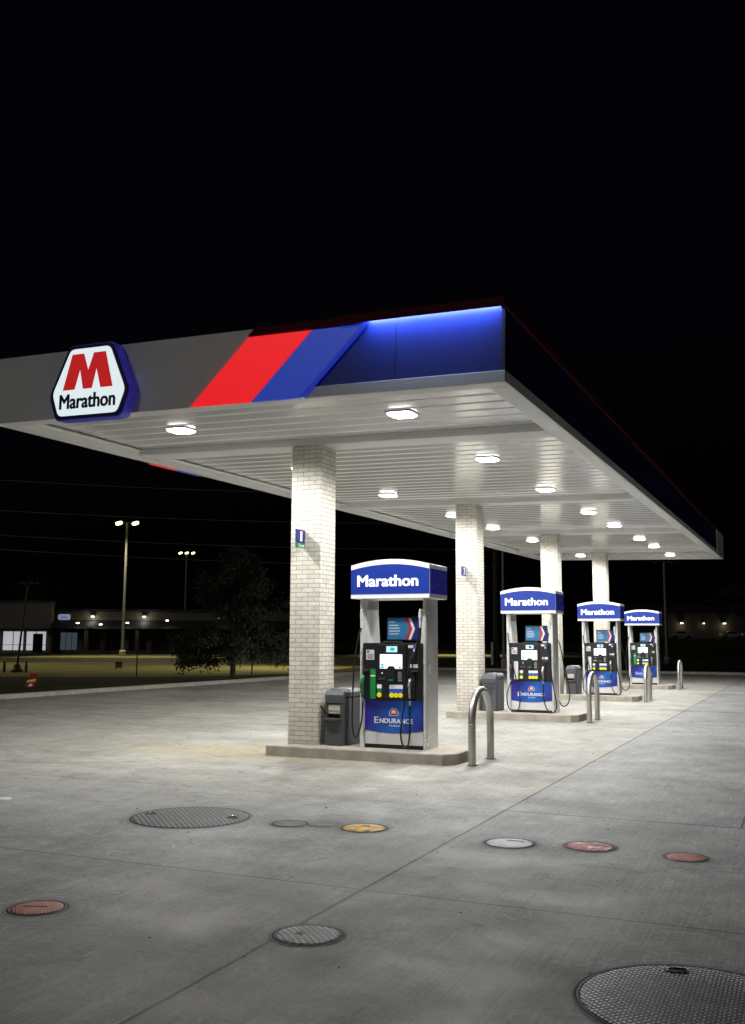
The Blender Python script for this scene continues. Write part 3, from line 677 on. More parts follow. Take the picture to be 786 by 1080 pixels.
    m = MB(); m.prism([(-.06, .92), (.075, .92), (.075, 1.10), (.045, 1.15), (-.03, 1.15), (-.06, 1.10)], Y-.035, Y-.001, 'y'); cr = m.build('card_reader', M['black'], co, bevel=.008)
    m = MB(); m.box(-.035, .05, Y-.038, Y-.0355, .985, 1.075); m.build('reader_slot', M['dark'], cr)
    m = MB(); m.box(-.03, .045, Y-.042, Y-.036, .945, .968); m.build('reader_light', M['green'], cr)
    plate('keypad', .10, .165, .93, 1.08, M['bintrim']); plate('receipt_slot', -.20, -.085, .955, .985, M['chrome'], d=.012)
    for kx in range(3):
        for kz in range(4): plate('key', .107+kx*.019, .120+kx*.019, .94+kz*.034, .962+kz*.034, M['housing'], y=Y-.0045, d=.002, r=.002)
    plate('prompt_light', -.15, -.13, 1.04, 1.06, M['key_white'], d=.003)
    # grade buttons
    def grade(x, top_, mid):
        plate('price_window', x-.034, x+.034, .835, .89, top_, d=.006); plate('grade_label', x-.034, x+.034, .785, .830, mid, d=.006)
        q = MB(); n = 14
        q.prism([(x+.036*math.cos(2*math.pi*j/n), .745+.036*math.sin(2*math.pi*j/n)) for j in range(n)], Y-.014, Y, 'y'); q.build('grade_button', M['yellow'], co, bevel=.003)
    grade(-.18, M['key_white'], M['green'])
    for x in (.01, .077, .144): grade(x, M['key_white'], M['bluekey'])
    # left holster field
    if variant == 0: plate('grade_panel', -.327, -.245, .69, 1.106, M['greenstripe'], y=-.0455, d=.012); plate('grade_band', -.325, -.247, 1.0, 1.02, M['key_white'], y=-.058, d=.002)
    else: plate('grade_panel', -.345, -.255, .70, 1.08, M['silver_matte'], y=-.0455, d=.012)
    plate('notice', -.395, -.27, 1.235, 1.376, M['label'], y=-.0455)
    plate('notice_print', -.385, -.345, 1.335, 1.365, M['bluekey'], y=-.050, d=.001)
    for q in range(5): plate('notice_print', -.375, -.285, 1.252+q*.015, 1.257+q*.015, M['bintrim'], y=-.050, d=.001, r=.001)
    plate('notice', .255, .33, 1.405, 1.445, M['label'], y=-.0455); plate('notice', .345, .385, 1.40, 1.46, M['bluekey'], y=-.0455)
    plate('notice', .275, .305, 1.13, 1.18, M['label'], y=-.0455); plate('notice', .325, .40, 1.128, 1.178, M['label'], y=-.0455)
    plate('notice', .33, .355, 1.355, 1.395, M['label'], y=-.0455)
    plate('hood', .30, .42, 1.075, 1.10, M['bintrim'], y=-.0455, d=.05); plate('hood', -.44, -.345, 1.075, 1.10, M['bintrim'], y=-.0455, d=.05)
    plate('holster', .25, .36, .70, 1.06, M['dark'], y=-.0455, d=.02, r=.02)
    # advert between the posts
    m = MB(); m.box(-.115, .385, .05, .085, 1.51, 1.845); ad = m.build('advert_frame', M['dark'], t, bevel=.006)
    m = MB(); m.box(-.10, .25, .044, .0495, 1.525, 1.825); m.build('advert', M['adblue'], ad)
    m = MB(); m.box(.2505, .372, .044, .0495, 1.525, 1.825); m.build('advert', M['adnavy'], ad)
    def chev(x, w): return [(x, 1.525), (x+w, 1.525), (x+w+.06, 1.675), (x+w, 1.825), (x, 1.825), (x+.06, 1.675)]
    poly_flat('chevron', chev(.175, .045), .041, .0436, M['sign_red2'], ad); poly_flat('chevron', chev(.222, .04), .041, .0436, M['label'], ad)
    for q, w in enumerate((.09, .14, .16, .17, .15)): 
        m = MB(); z = 1.775-.04*q-(.01 if q else 0); m.box(-.075, -.075+w, .042, .0436, z-.008, z+.006); m.build('advert_text', M['adtext'], ad)
    # top sign
    n = 16; arch = lambda z0, z1: [(.605*(1-2*j/n), z0+(z1-z0)*(1-(1-2*j/n)**2)) for j in range(n+1)]
    m = MB(); m.prism([(-.605, 2.105), (.605, 2.105)]+arch(2.585, 2.665), -.12, .62, 'y'); sg = m.build('top_sign', M['signside'], t, bevel=.01)
    m = MB(); m.prism([(-.603, 2.107), (.603, 2.107)]+arch(2.583, 2.663), -.128, -.1205, 'y'); m.build('sign_face', M['signwhite'], sg)
    m = MB(); m.prism([(-.603, 2.165), (.603, 2.165)]+arch(2.515, 2.592), -.133, -.1285, 'y'); m.build('blue_field', M['signblue'], sg)
    m = MB(); m.box(.606, .611, -.10, .60, 2.165, 2.52); m.build('blue_side', M['signblue_side'], sg)
    m = MB(); m.box(-.611, -.606, -.10, .60, 2.165, 2.52); m.build('blue_side', M['signblue_side'], sg)
    text('lettering', 'Marathon', M['lettering'], sg, -.03, 2.355, .93, .155, -.1335, thick=.055)
    # hoses and nozzles
    if variant == 0:
        mast(t, -.475, 1.84, -.04); mast(t, .43, 1.84, -.04)
        nozzle(t, -.425, .74, -.10, M['green'])
        hose(t, [(-.475, -.04, 1.69), (-.52, -.05, 1.55), (-.575, -.06, 1.2), (-.59, -.07, .8), (-.59, -.09, .40), (-.565, -.10, .20), (-.52, -.11, .145), (-.475, -.11, .22), (-.43, -.10, .42), (-.425, -.10, .65)])
        nozzle(t, .305, .71, -.12, M['steel'])
        hose(t, [(.43, -.04, 1.69), (.40, -.06, 1.5), (.37, -.08, 1.35), (.315, -.13, 1.22), (.285, -.16, .95), (.245, -.15, .68), (.19, -.13, .40), (.175, -.13, .2), (.205, -.14, .08), (.25, -.15, .035), (.295, -.14, .10), (.31, -.13, .28), (.305, -.12, .62)])
    else:
        mast(t, -.475, 1.84, -.04); mast(t, .42, 1.84, -.04)
        nozzle(t, -.40, .74, -.12, M['bintrim'])
        hose(t, [(-.475, -.04, 1.69), (-.46, -.06, 1.55), (-.40, -.11, 1.26), (-.29, -.17, .80), (-.20, -.16, .38), (-.215, -.15, .12), (-.29, -.15, .03), (-.40, -.14, .05), (-.475, -.12, .16), (-.485, -.12, .40), (-.40, -.12, .64)])
        nozzle(t, .305, .71, -.12, M['steel'])
        hose(t, [(.42, -.04, 1.69), (.40, -.08, 1.4), (.455, -.12, 1.0), (.52, -.14, .6), (.585, -.13, .22), (.565, -.13, .08), (.50, -.13, .02), (.42, -.13, .05), (.35, -.13, .15), (.31, -.12, .35), (.305, -.12, .62)])
        mast(t, .42, 1.84, .54)
        hose(t, [(.42, .54, 1.69), (.52, .60, 1.4), (.60, .62, .9), (.70, .60, .45), (.68, .58, .2), (.58, .56, .12), (.5, .54, .2), (.40, .54, .5)])
    m = MB(); m.box(.4565, .4995, -.0066, -.0052, 1.18, 1.25); m.build('post_label', M['label'], t)
    m = MB(); m.box(.5052, .5062, .10, .20, 1.05, 1.17); m.build('side_notice', M['label'], t)
    m = MB(); m.box(.5052, .5064, .02, .024, .05, 2.09); m.build('post_seam', M['bintrim'], t)
    # rear console and panel (other lane)
    m = MB(); m.box(-.44, .46, .471, .53, .672, 1.47); m.build('rear_console', M['black'], t, bevel=.008)
    m = MB(); m.box(-.42, .45, .471, .50, .25, .66); m.build('rear_panel', M['lowblue'], t, bevel=.004)
    return t
def grad_blue():
    m, nt, b = new_mat('printed_blue')
    tc = N(nt, 'ShaderNodeTexCoord'); sp = N(nt, 'ShaderNodeSeparateXYZ'); L(nt, tc.outputs['Object'], sp.inputs[0])
    a = N(nt, 'ShaderNodeMath', operation='MULTIPLY_ADD'); L(nt, sp.outputs[2], a.inputs[0]); a.inputs[1].default_value = -.55; L(nt, sp.outputs[0], a.inputs[2])
    b2 = N(nt, 'ShaderNodeMath', operation='ABSOLUTE'); c = N(nt, 'ShaderNodeMath', operation='ADD'); L(nt, a.outputs[0], c.inputs[0]); c.inputs[1].default_value = .16; L(nt, c.outputs[0], b2.inputs[0])
    mr = N(nt, 'ShaderNodeMapRange'); mr.inputs[1].default_value = 0; mr.inputs[2].default_value = .42; L(nt, b2.outputs[0], mr.inputs[0])
    mx = N(nt, 'ShaderNodeMix', data_type='RGBA'); L(nt, mr.outputs[0], mx.inputs[0]); mx.inputs[6].default_value = (.015, .12, .50, 1); mx.inputs[7].default_value = (.025, .025, .24, 1)
    L(nt, mx.outputs[2], b.inputs['Base Color']); b.inputs['Roughness'].default_value = .22; b.inputs['Specular IOR Level'].default_value = .5
    L(nt, mx.outputs[2], b.inputs['Emission Color']); b.inputs['Emission Strength'].default_value = .12  # faint glow added to the unlit print so it looks brighter
    return m
M['lowblue'] = grad_blue()
M['adblue'] = paint('advert_blue', (.03, .15, .32), .3, emit=(.03, .2, .4), es=.08)
M['adnavy'] = paint('advert_navy', (.02, .03, .16), .3)
M['sign_red2'] = paint('chevron_red', (.45, .02, .04), .4)
M['adtext'] = paint('advert_text', (.5, .6, .65), .5)
M['signside'] = paint('sign_side_silver', (.45, .45, .46), .35, .3, emit=(.5, .5, .52), es=.12)  # faint glow added, the silver side itself is unlit
PL = ['nearest fuel pump with a green nozzle, grey bin on its left, lit blue top sign', 'second nearest fuel pump with two looping black hoses crossing its blue lower panel',
      'third fuel pump from the front, partly behind the second steel hoop', 'farthest fuel pump with a green nozzle panel, its top sign overlapped by the next']
pA = make_pump(0); pB = make_pump(1)
pA.location = (-5.40, 12.96, .148); pB.location = (-5.455, 12.96+7.8, .148)
pC = copy_tree(pB); pC.location = (-5.44, 12.96+15.6, .148); pD = copy_tree(pA); pD.location = (-5.40, 12.96+23.4, .148)
for p, lb in zip((pA, pB, pC, pD), PL): p['label'] = lb

# ------------------------------------------------------------------ bins
def make_bin(service):
    t = thing('waste_bin', '', 'bin', group='grey bins beside the pumps')
    m = MB(); m.box(.0, .36, .10, .56, .0, .70); m.build('body', M['binblack'], t, bevel=.03, seg=3)
    m = MB(); m.rings([[(x, y, .701) for x, y in rrect(-.01, .37, .09, .57, .05)], [(x, y, .76) for x, y in rrect(-.01, .37, .09, .57, .05)], [(x, y, .805) for x, y in rrect(.03, .33, .14, .53, .05)], [(x, y, .815) for x, y in rrect(.07, .29, .2, .47, .04)]], smooth=False)
    m.build('lid', M['binblack'], t, bevel=.008)
    if service:
        m = MB(); m.box(.015, .30, .0, .0995, .0, .33); m.box(.015, .055, .0, .0995, .331, .60); m.box(.26, .30, .0, .0995, .331, .60)
        mod = m.build('service_unit', M['binblack'], t, bevel=.012, seg=3)
        m = MB(); m.prism([(-.005, .60), (.0995, .60), (.0995, .775), (.05, .785), (.0, .72)], .01, .305, 'x'); m.build('hood', M['binblack'], mod, bevel=.015, seg=3)
        m = MB(); m.box(.056, .259, .075, .098, .335, .598); m.build('recess', M['dark'], mod)
        m = MB(); m.prism([(.012, .455), (.07, .44), (.07, .585), (.012, .585)], .062, .252, 'x'); m.box(.062, .252, .004, .013, .500, .510); m.build('towel_dispenser', M['towel'], mod, bevel=.008)
        m = MB(); m.prism([(-.06, .37), (.03, .30), (.05, .32), (.05, .345), (-.05, .40)], .03, .285, 'x'); m.build('wash_tray', M['bintrim'], mod, bevel=.006)
        m = MB(); m.tube([(.10, .0, .36), (-.03, -.06, .57)], .012, 8, smooth_path=False); m.box(.05, .16, -.02, .01, .335, .365); m.build('squeegee', M['dark'], mod)
    else:
        m = MB(); m.box(.015, .33, .02, .0995, .0, .60); mod = m.build('door', M['binblack'], t, bevel=.012, seg=3)
        m = MB(); m.prism([(.0, .60), (.0995, .60), (.0995, .775), (.05, .785), (.0, .70)], .01, .335, 'x'); m.build('hood', M['binblack'], mod, bevel=.015, seg=3)
        m = MB(); m.prism([(.05, .50), (.295, .50), (.24, .36), (.10, .36)], .012, .0195, 'y'); m.build('flap', M['bintrim'], mod, bevel=.004)
        m = MB(); m.box(.06, .285, .006, .0195, .515, .535); m.build('handle', M['bintrim'], mod)
    return t
b1 = make_bin(True); b1.location = (-6.47, 12.93, .148); b1['label'] = 'grey bin with squeegee tray and paper towel dispenser beside the nearest column'
b2 = make_bin(False); b2.location = (-6.56, 12.96+7.8, .148); b2['label'] = 'plain grey bin with a swing flap between the second column and second pump'
b3 = copy_tree(b1); b3.location = (-6.47, 12.96+15.6, .148); b3['label'] = 'grey bin with a pale towel dispenser seen just right of the second pump'

# ------------------------------------------------------------------ steel hoops
hl = ['nearest stainless steel hoop barrier at the end of the first island', 'second stainless steel hoop barrier, in front of the third pump', 'third stainless steel hoop barrier, in front of the farthest pump', 'farthest stainless steel hoop barrier, standing alone on the right']
for i in range(4):
    t = thing('hoop_barrier', hl[i], 'barrier', (-4.18, 12.80+7.8*i, 0), group='stainless steel hoop barriers')
    m = MB(); pts = [(0, 0, -.02), (0, 0, .3), (0, 0, .53)]+[(0, .42-.42*math.cos(R(a)), .56+.42*math.sin(R(a))) for a in range(0, 181, 15)]+[(0, .84, .53), (0, .84, .3), (0, .84, -.02)]
    m.tube(pts, .052, 20); m.build('hoop', M['steel'], t)
    m = MB()
    for yy in (0, .84): m.lathe([(.075, .001), (.075, .006), (.056, .008)], 0, yy, 20)
    m.build('base_collar', M['castring'], t)

# ------------------------------------------------------------------ lids
def lid(i, mat, label, r=None, dome=.006, handles=(), slot=None, ring=M['castring'], fat=.02, patches=()):
    x, y, rr = LIDS[i]; r = r or rr
    t = thing('manhole_cover', label, 'manhole cover', (x, y, 0), 0)
    m = MB(); m.lathe([(r, .0012), (r, .004), (r-fat*.7, .005), (r-fat, .001)], n=64); m.build('frame_ring', ring, t)
    m = MB(); m.lathe([(r+.022, .0006), (r+.020, .0022), (r+.001, .0022), (r+.001, .0006)], n=64); m.build('collar', M['collar'], t)
    m = MB(); m.lathe([(r-fat, .0015), (r-fat*.98, .0035), (r-fat*2, .0055), (r*.5, .0055+dome*.8), (.001, .0055+dome)], n=64); m.build('plate', mat, t)
    for hxx, hy, a in handles:
        m = MB(); m.box(-.06, .06, -.025, .025, .007, .0075, 0); m.tube([(-.045, 0, .009), (-.03, 0, .018), (.03, 0, .018), (.045, 0, .009)], .006, 8, 1)
        h = m.build('handle', [M['grout'], M['chrome']], t); h.location = (hxx, hy, dome*.3); h.rotation_euler = (0, 0, a)
    if slot:
        m = MB(); m.box(-slot[2]/2, slot[2]/2, -slot[3]/2, slot[3]/2, .006+dome*.8, .0075+dome*.9); h = m.build('pick_slot', M['dark'], t); h.location = (slot[0], slot[1], 0); h.rotation_euler = (0, 0, slot[4])
    for px, py, pr in patches:
        m = MB(); m.lathe([(pr, .0065), (pr*.9, .0135)], n=10); h = m.build('paint_patch', M['sign_wh'], t); h.location = (px, py, 0)
    return t
lid(0, M['lid_tread'], 'large grey tread-plate tank cover with two handles, left of the yellow cover', handles=((-.41, -.05, R(10)), (.40, .10, R(10))))
lid(1, M['lid_grey'], 'small plain grey cover between the large grey cover and the yellow cover', r=.17, dome=.001)
lid(2, M['lid_ghost'], 'faint dust-coloured cover touching the left of the yellow cover', r=.145, dome=.0005, fat=.006, ring=M['lid_ghost'])
lid(3, M['lid_yellow'], 'bright yellow round fill cover', slot=(.0, .05, .07, .03, .3), patches=((-.06, -.12, .028), (.08, -.11, .03)))
lid(4, M['lid_white'], 'pale grey round cover with a short dark slot, right of the yellow cover', slot=(.03, .07, .14, .022, .1))
lid(5, M['lid_red'], 'red and worn white round fill cover', slot=(.05, .02, .05, .05, 0))
lid(6, M['lid_orange'], 'rusty orange small cover, rightmost of the row')
lid(7, M['lid_pink'], 'faded red cover at the lower left edge of the forecourt', slot=(-.01, 0, .15, .014, .35))
lid(8, M['lid_silver'], 'silver ribbed cover with a square black hole on the centre joint', slot=(-.045, -.01, .045, .05, .2))
lid(9, M['lid_waffle'], 'very large silver waffle-pattern tank cover in the lower right corner', fat=.02, handles=((-.13, .40, R(12)),))
t = thing('survey_disc', 'tiny white disc set in the paving at the left edge', 'marker', (-7.75, 8.03, 0)); m = MB(); m.lathe([(.09, .001), (.085, .006), (.03, .008)], n=24); m.build('disc', M['label'], t)

# ------------------------------------------------------------------ background, left
def lamp_pole(name, label, s, D, h, heads, mat, lens, group=None, r=.09, hs_=1):
    t = thing(name, label, 'street lamp', bg(s, D), BR, group)
    m = MB(); m.tube([(0, 0, 0), (0, 0, h)], [r*1.3, r*.8], 12, smooth_path=False); m.build('pole', mat, t)
    m = MB(); m.lathe([(r*2.6, 0), (r*2.6, .5), (r*2.0, .6)], n=16, smooth=False); m.build('footing', M['kerb'], t)
    for hx_, tilt in heads:
        m = MB(); m.tube([(0, 0, h-.1), (hx_*.5, 0, h-.05)], .04, 8, smooth_path=False); m.build('arm', mat, t)
        m = MB(); m.prism(rrect(-.42, .42, -.22, .22, .08), 0, .16); hd = m.build('lamp_head', M['darkpole'], t, bevel=.02); hd.location = (hx_, 0, h-.1); hd.scale = (hs_,)*3; hd.rotation_euler = (R(tilt), R(-16), 0)
        if lens:
            m = MB(); m.rings([[(x, y, z) for x, y in rrect(-a, a, -b_, b_, min(a, b_)*.95)] for a, b_, z in ((.36, .18, -.002), (.34, .17, -.10), (.24, .12, -.17), (.08, .05, -.20))]); m.build('lamp_lens', lens, hd)
    return t
lamp_pole('lot_lamp', 'tall lot lamp with two glowing yellow heads, the nearer of the two lit poles', -25.4, 100, 13.7, ((-.85, -50), (.85, -50)), M['polemetal'], M['yell_lens'], 'lit lot lamps', r=.13)
lamp_pole('lot_lamp', 'farther lot lamp with small glowing yellow heads above the big tree', -24.9, 130, 13.3, ((-.85, -50), (0, -50), (.85, -50)), M['polemetal'], M['yell_lens'], 'lit lot lamps', r=.12, hs_=.7)
def spot(loc, target, e, size, color, blend=.6, rad=.3):
    l = bpy.data.lights.new('lamp_light', 'SPOT'); l.energy = e; l.spot_size = R(size); l.spot_blend = blend; l.color = color; l.shadow_soft_size = rad
    o = bpy.data.objects.new('lamp_light', l); col.objects.link(o); o.location = loc; o.rotation_euler = (Vector(target)-Vector(loc)).to_track_quat('-Z', 'Y').to_euler(); return o
YL = (1, .90, .52)
spot(bg(-25.4, 99, 13.4), bg(-25, 92), 9000, 110, YL)
spot(bg(-24.9, 129, 13.0), bg(-18, 112), 7000, 100, YL)
spot(bg(-37, 60, 10.6), bg(-33, 59), 12500, 128, YL, 1)  # added spot outside the frame lighting the dry grass, no pole
lamp_pole('lot_lamp', 'added lot lamp lighting the field, hidden behind the nearest brick column', -4.0, 61, 8.6, ((0, 0),), M['polemetal'], None, 'lit lot lamps', r=.08)  # added pole, kept out of sight, to light the dry grass
spot(bg(-4.0, 60.4, 8.2), bg(-7, 59), 5200, 128, YL, 1)
spot(bg(9.0, 118, 11), bg(9, 117), 12000, 120, YL, 1)

# shops
sh = thing('shop_block', 'beige shop block with bright white lit shopfronts at the far left', 'building', bg(-44.7, 120), BR)
m = MB(); m.box(-12, 5.4, 0, 12, 0, 6.1); m.build('wall', M['stucco'], sh, bevel=.03)
m = MB(); m.box(-12.1, 5.5, -.1, 12.1, 6.1, 6.35); m.build('parapet', M['stuccodark'], sh)
m = MB(); m.box(-12, 5.35, -1.3, -.003, 2.75, 2.95); m.build('awning', M['roof'], sh)
for a, b in ((-.4, 2.15), (2.45, 4.9), (-5, -.8)):
    m = MB(); m.box(a, b, -.06, -.005, .35, 2.6); w = m.build('shopfront', M['shopwhite'], sh)
    m = MB()
    for q in (a, (a+b)/2, b): m.box(q-.04, q+.04, -.10, -.061, .3, 2.65)
    m.box(a, b, -.095, -.061, .98, 1.03); m.build('window_frame', M['darkpole'], w)
m = MB(); m.box(3.3, 4.5, -.13, -.101, .1, 2.35); m.build('door', M['shopdark'], sh)
st = thing('shop_row', 'long low dark row of shops with small wall lamps behind the lawn', 'building', bg(-39.2, 121), BR)
m = MB(); m.box(0, 34, 0, 12, 0, 5.1); m.build('wall', M['stuccodark'], st)
m = MB(); m.box(.05, 34.1, -.3, 12.1, 5.1, 5.4); m.build('parapet', M['roof'], st)
m = MB(); m.prism([(-2.2, 2.9), (-.003, 3.9), (-.003, 4.05), (-2.3, 3.0)], .1, 33.8, 'x'); m.build('awning', M['roof'], st)
for q in range(12):
    m = MB(); m.box(.8+q*2.8, 2.9+q*2.8, -.06, -.005, .4, 2.5); w = m.build('window', M['shopglass'] if q in (0,) else M['shopdark'], st)
    m = MB()
    for a in range(4): m.box(.8+q*2.8+a*.7-.03, .8+q*2.8+a*.7+.03, -.09, -.061, .4, 2.5)
    m.build('window_frame', M['darkpole'], w)
for q in range(5):
    m = MB(); m.box(4.5+q*6.2-.2, 4.5+q*6.2+.2, -2.1, -1.7, 0, 2.85); m.build('pillar', M['stuccodark'], st)
m = MB(); m.prism(rrect(.4, 1.9, 4.05, 4.75, .2), -.10, -.003, 'y'); r_ = m.build('lit_panel', M['signwhite2'], st)
m = MB(); m.prism([(.75, 4.2), (1.0, 4.2), (1.15, 4.45), (1.3, 4.2), (1.6, 4.2), (1.4, 4.5), (.9, 4.5)], -.13, -.101, 'y'); m.build('panel_emblem', M['signglow'], r_)
for q, (s, z, e, ty) in enumerate([(4.75, 4.6, 500, 1), (3.6, 3.75, 90, 0), (6.4, 3.6, 160, 0), (9.6, 3.8, 260, 0), (11.1, 4.6, 500, 1), (14.4, 4.1, 90, 0), (20.5, 4.3, 60, 0), (25.0, 4.4, 60, 0)]):
    wl = tag(bpy.data.objects.new('wall_lamp', None), f'small glowing wall lamp on the dark shop row, {ords[q]} from the left', 'wall lamp', 'wall lamps on the shop row'); col.objects.link(wl)
    yo = -.25 if ty else -2.45
    wl.location = bg(-39.2+s, 121+yo, z); wl.rotation_euler = (0, 0, BR)
    m = MB(); m.prism([(0, .12), (0, -.1), (-.28, -.02), (-.28, .12)][::-1], -.2, .2, 'x'); m.build('hood', M['darkpole'], wl)
    m = MB(); m.box(-.15, .15, -.26, -.05, -.16, -.105); m.build('lamp_lens', M['wall_lens'], wl)
    l = bpy.data.lights.new('wall_light', 'POINT'); l.energy = e*.07; l.color = (1, .93, .75); l.shadow_soft_size = .1
    lo = bpy.data.objects.new('wall_light', l); col.objects.link(lo); lo.parent = wl; lo.location = (0, -.5, -.35)

# trees
def leafy(name, label, base, h, rx, crown_z0, nclump, per, mat, trunk_r, spread=None, seed=1, cone=True, leaf=.07, bark=M['bark']):
    rnd = random.Random(seed); t = thing(name, label, 'tree', base)
    m = MB(); br = []
    m.tube([(0, 0, -.05), (.03, .02, h*.35), (-.02, .03, h*.7), (0, 0, h*.93)], [trunk_r, trunk_r*.8, trunk_r*.45, trunk_r*.15], 9)
    for i in range(46):
        f = (i+.5)/46; z = crown_z0*.9+(h*.9-crown_z0*.9)*f
        rad = rx*((1-f)**.75 if cone else math.sin(math.pi*min(1, .15+.85*f))**.6)*rnd.uniform(.55, 1.12)
        a = rnd.uniform(0, 2*math.pi); droop = -.12*rad if f < .3 else .25*rad
        e = Vector((math.cos(a)*rad, math.sin(a)*rad, z+droop))
        m.tube([(0, 0, z*.97), tuple(Vector((0, 0, z))*.5+e*.5+Vector((0, 0, .06))), tuple(e)], [trunk_r*.3*(1-f*.6), trunk_r*.18, .006], 5)
        br.append((Vector((0, 0, z)), e))
    m.build('trunk', bark, t)
    c = MB()
    for k in range(nclump):
        a, b = rnd.choice(br); u = rnd.uniform(.3, 1.08)**.8; ctr = a.lerp(b, u)+Vector([rnd.gauss(0, .1*rx*.35) for _ in range(3)])
        cr = rnd.uniform(.08, .2)*max(.5, rx/2)
        for q in range(per):
            p = ctr+Vector([rnd.gauss(0, cr*.7), rnd.gauss(0, cr*.7), rnd.gauss(0, cr*.5)])
            d = Vector([rnd.gauss(0, 1) for _ in range(3)]).normalized(); s = d.orthogonal().normalized(); w = leaf*rnd.uniform(.6, 1.3)
            c.add([tuple(p-d*w), tuple(p+s*w*.45), tuple(p+d*w), tuple(p-s*w*.45)], [(0, 1, 2, 3)])
    c.build('crown', mat, t)
    return t
leafy('broadleaf_tree', 'large dark spreading tree on the lawn in front of the shops', bg(-5.95, 42), 5.9, 3.0, .95, 1300, 24, M['leaf'], .12, seed=3)
leafy('sapling', 'young thin tree standing right of the large dark tree', bg(-5.1, 41.6), 3.1, .75, 1.1, 130, 14, M['leaf2'], .035, seed=5, cone=False, leaf=.05)
leafy('bushy_tree', 'dark tree at the far right edge of the picture', bg(34.5, 84), 9.0, 4.2, 1.2, 420, 20, M['leaf'], .2, seed=8, cone=False, leaf=.16)
leafy('bushy_tree', 'dark tree far off at the left behind the shops', bg(-47, 135), 10.5, 5.0, 2, 300, 16, M['leaf'], .2, seed=9, cone=False, leaf=.25)

# small things on the lawn
t = thing('yard_sign', 'small leaning red and yellow yard sign stuck in the verge', 'sign', bg(-11.6, 33.6, .0), BR)
m = MB(); m.prism([(-.21, .05), (.12, .05), (.24, .50), (-.02, .50)], -.01, .01, 'y'); b = m.build('board', M['sign_red'], t, bevel=.003)
m = MB(); m.prism([(-.15, .20), (.15, .24), (.18, .32), (-.12, .28)], -.013, -.0105, 'y'); m.build('yellow_band', M['sign_yel'], b)
m = MB(); m.prism([(-.10, .07), (.05, .07), (.06, .16), (-.02, .17)], -.013, -.0105, 'y'); m.build('white_patch', M['sign_wh'], b)
m = MB(); m.tube([(-.1, .015, -.02), (-.1, .015, .3)], .006, 6); m.tube([(.06, .015, -.02), (.06, .015, .3)], .006, 6); m.build('stake', M['darkpole'], t)
t = thing('notice_board', 'small square dark notice board standing on the dry grass', 'sign', bg(-14.4, 56), BR)
m = MB(); m.box(-.2, .2, -.02, .02, .08, .42); b = m.build('board', M['stuccodark'], t, bevel=.01)
m = MB(); m.box(-.15, .15, -.025, -.0205, .18, .26); m.build('text_band', M['sign_red'], b)
m = MB(); m.box(-.17, -.13, -.015, .015, -.02, .08); m.box(.13, .17, -.015, .015, -.02, .08); m.build('leg', M['darkpole'], t)
t = thing('marker_post', 'thin dark marker post on the dry grass right of the notice board', 'post', bg(-10.75, 45), BR)
m = MB(); m.tube([(0, 0, -.05), (0, 0, 1.05)], .03, 8, smooth_path=False); m.build('post', M['darkpole'], t); m = MB(); m.lathe([(.045, 1.05), (.045, 1.09), (.01, 1.11)], n=10); m.build('cap', M['darkpole'], t)
t = thing('dark_lamp_post', 'unlit dark lamp post on a concrete block at the far left', 'street lamp', bg(-18.0, 50), BR)
m = MB(); m.tube([(0, 0, .25), (.16, 0, 2.4), (.36, 0, 4.5)], [.06, .05, .04], 10); m.build('pole', M['darkpole'], t)
m = MB(); m.lathe([(.3, 0), (.3, .12), (.2, .2), (.16, .38), (.08, .42)], n=20, smooth=False); m.build('footing', M['darkpole'], t)
m = MB(); m.prism(rrect(-.05, .85, -.14, .14, .05), 4.46, 4.58); m.build('lamp_head', M['darkpole'], t, bevel=.02)
for q, (s, lb) in enumerate(((-18.5, 'short dark bollard left of the unlit lamp post'), (-17.4, 'short dark bollard right of the unlit lamp post'))):
    t = thing('bollard', lb, 'bollard', bg(s, 49.6), BR, 'dark bollards by the lamp post'); m = MB(); m.lathe([(.07, 0), (.07, .5), (.05, .56), (.02, .58)], n=14); m.build('post', M['darkpole'], t)
    m = MB(); m.lathe([(.073, .40), (.073, .46)], n=14); m.build('band', M['housing'], t)

# utility poles and wires
ups = []
for s, D, h, lb in ((-38, 62, 13, 'wooden utility pole outside the left edge'), (8.8, 70, 12.5, 'dark wooden utility pole seen between the second column and second pump')):
    t = thing('utility_pole', lb, 'utility pole', bg(s, D), BR, 'utility poles'); m = MB(); m.tube([(0, 0, -.1), (0, 0, h)], [.24, .15], 12, smooth_path=False); m.build('pole', M['wood'], t)
    m = MB(); m.box(-.08, .08, -1.2, 1.2, h-1.1, h-.95); m.build('crossarm', M['wood'], t)
    m = MB()
    for q in (-.32, .48): m.tube([(q, -.3, .0), (q, -.3, 1.6)], .11, 10, smooth_path=False)
    if s > 0: m.build('cable_guard', M['silver_matte'], t)
for q, (za, zb, dy) in enumerate(((12.8, 12.2, 0), (10.8, 10.15, .3), (9.2, 8.2, -.3), (8.4, 7.0, .1))):
    a = bg(-38, 62+dy, za); b = bg(8.8, 70+dy, zb); m = MB(); pts = []
    for i in range(17):
        u = i/16; p = a.lerp(b, u); p.z -= 1.1*4*u*(1-u)*.5; pts.append(tuple(p))
    m.tube(pts, .018, 5, smooth_path=False)
    tag(m.build('power_line', M['wire']), f'thin sagging overhead cable across the left sky, {ords[q]} from the top', 'cable', 'overhead cables')
lamp_pole('light_pole', 'grey lamp pole rising behind the canopy right of the dark utility pole', 8.0, 60, 9.5, ((-.5, 0), (.5, 0)), M['polemetal'], None, 'unlit lamp poles', r=.075)
lamp_pole('light_pole', 'dark lamp pole with two unlit heads right of the farthest pump', 22.4, 75, 7.85, ((-.35, 0), (1.0, 0)), M['polemetal'], None, 'unlit lamp poles', r=.09)

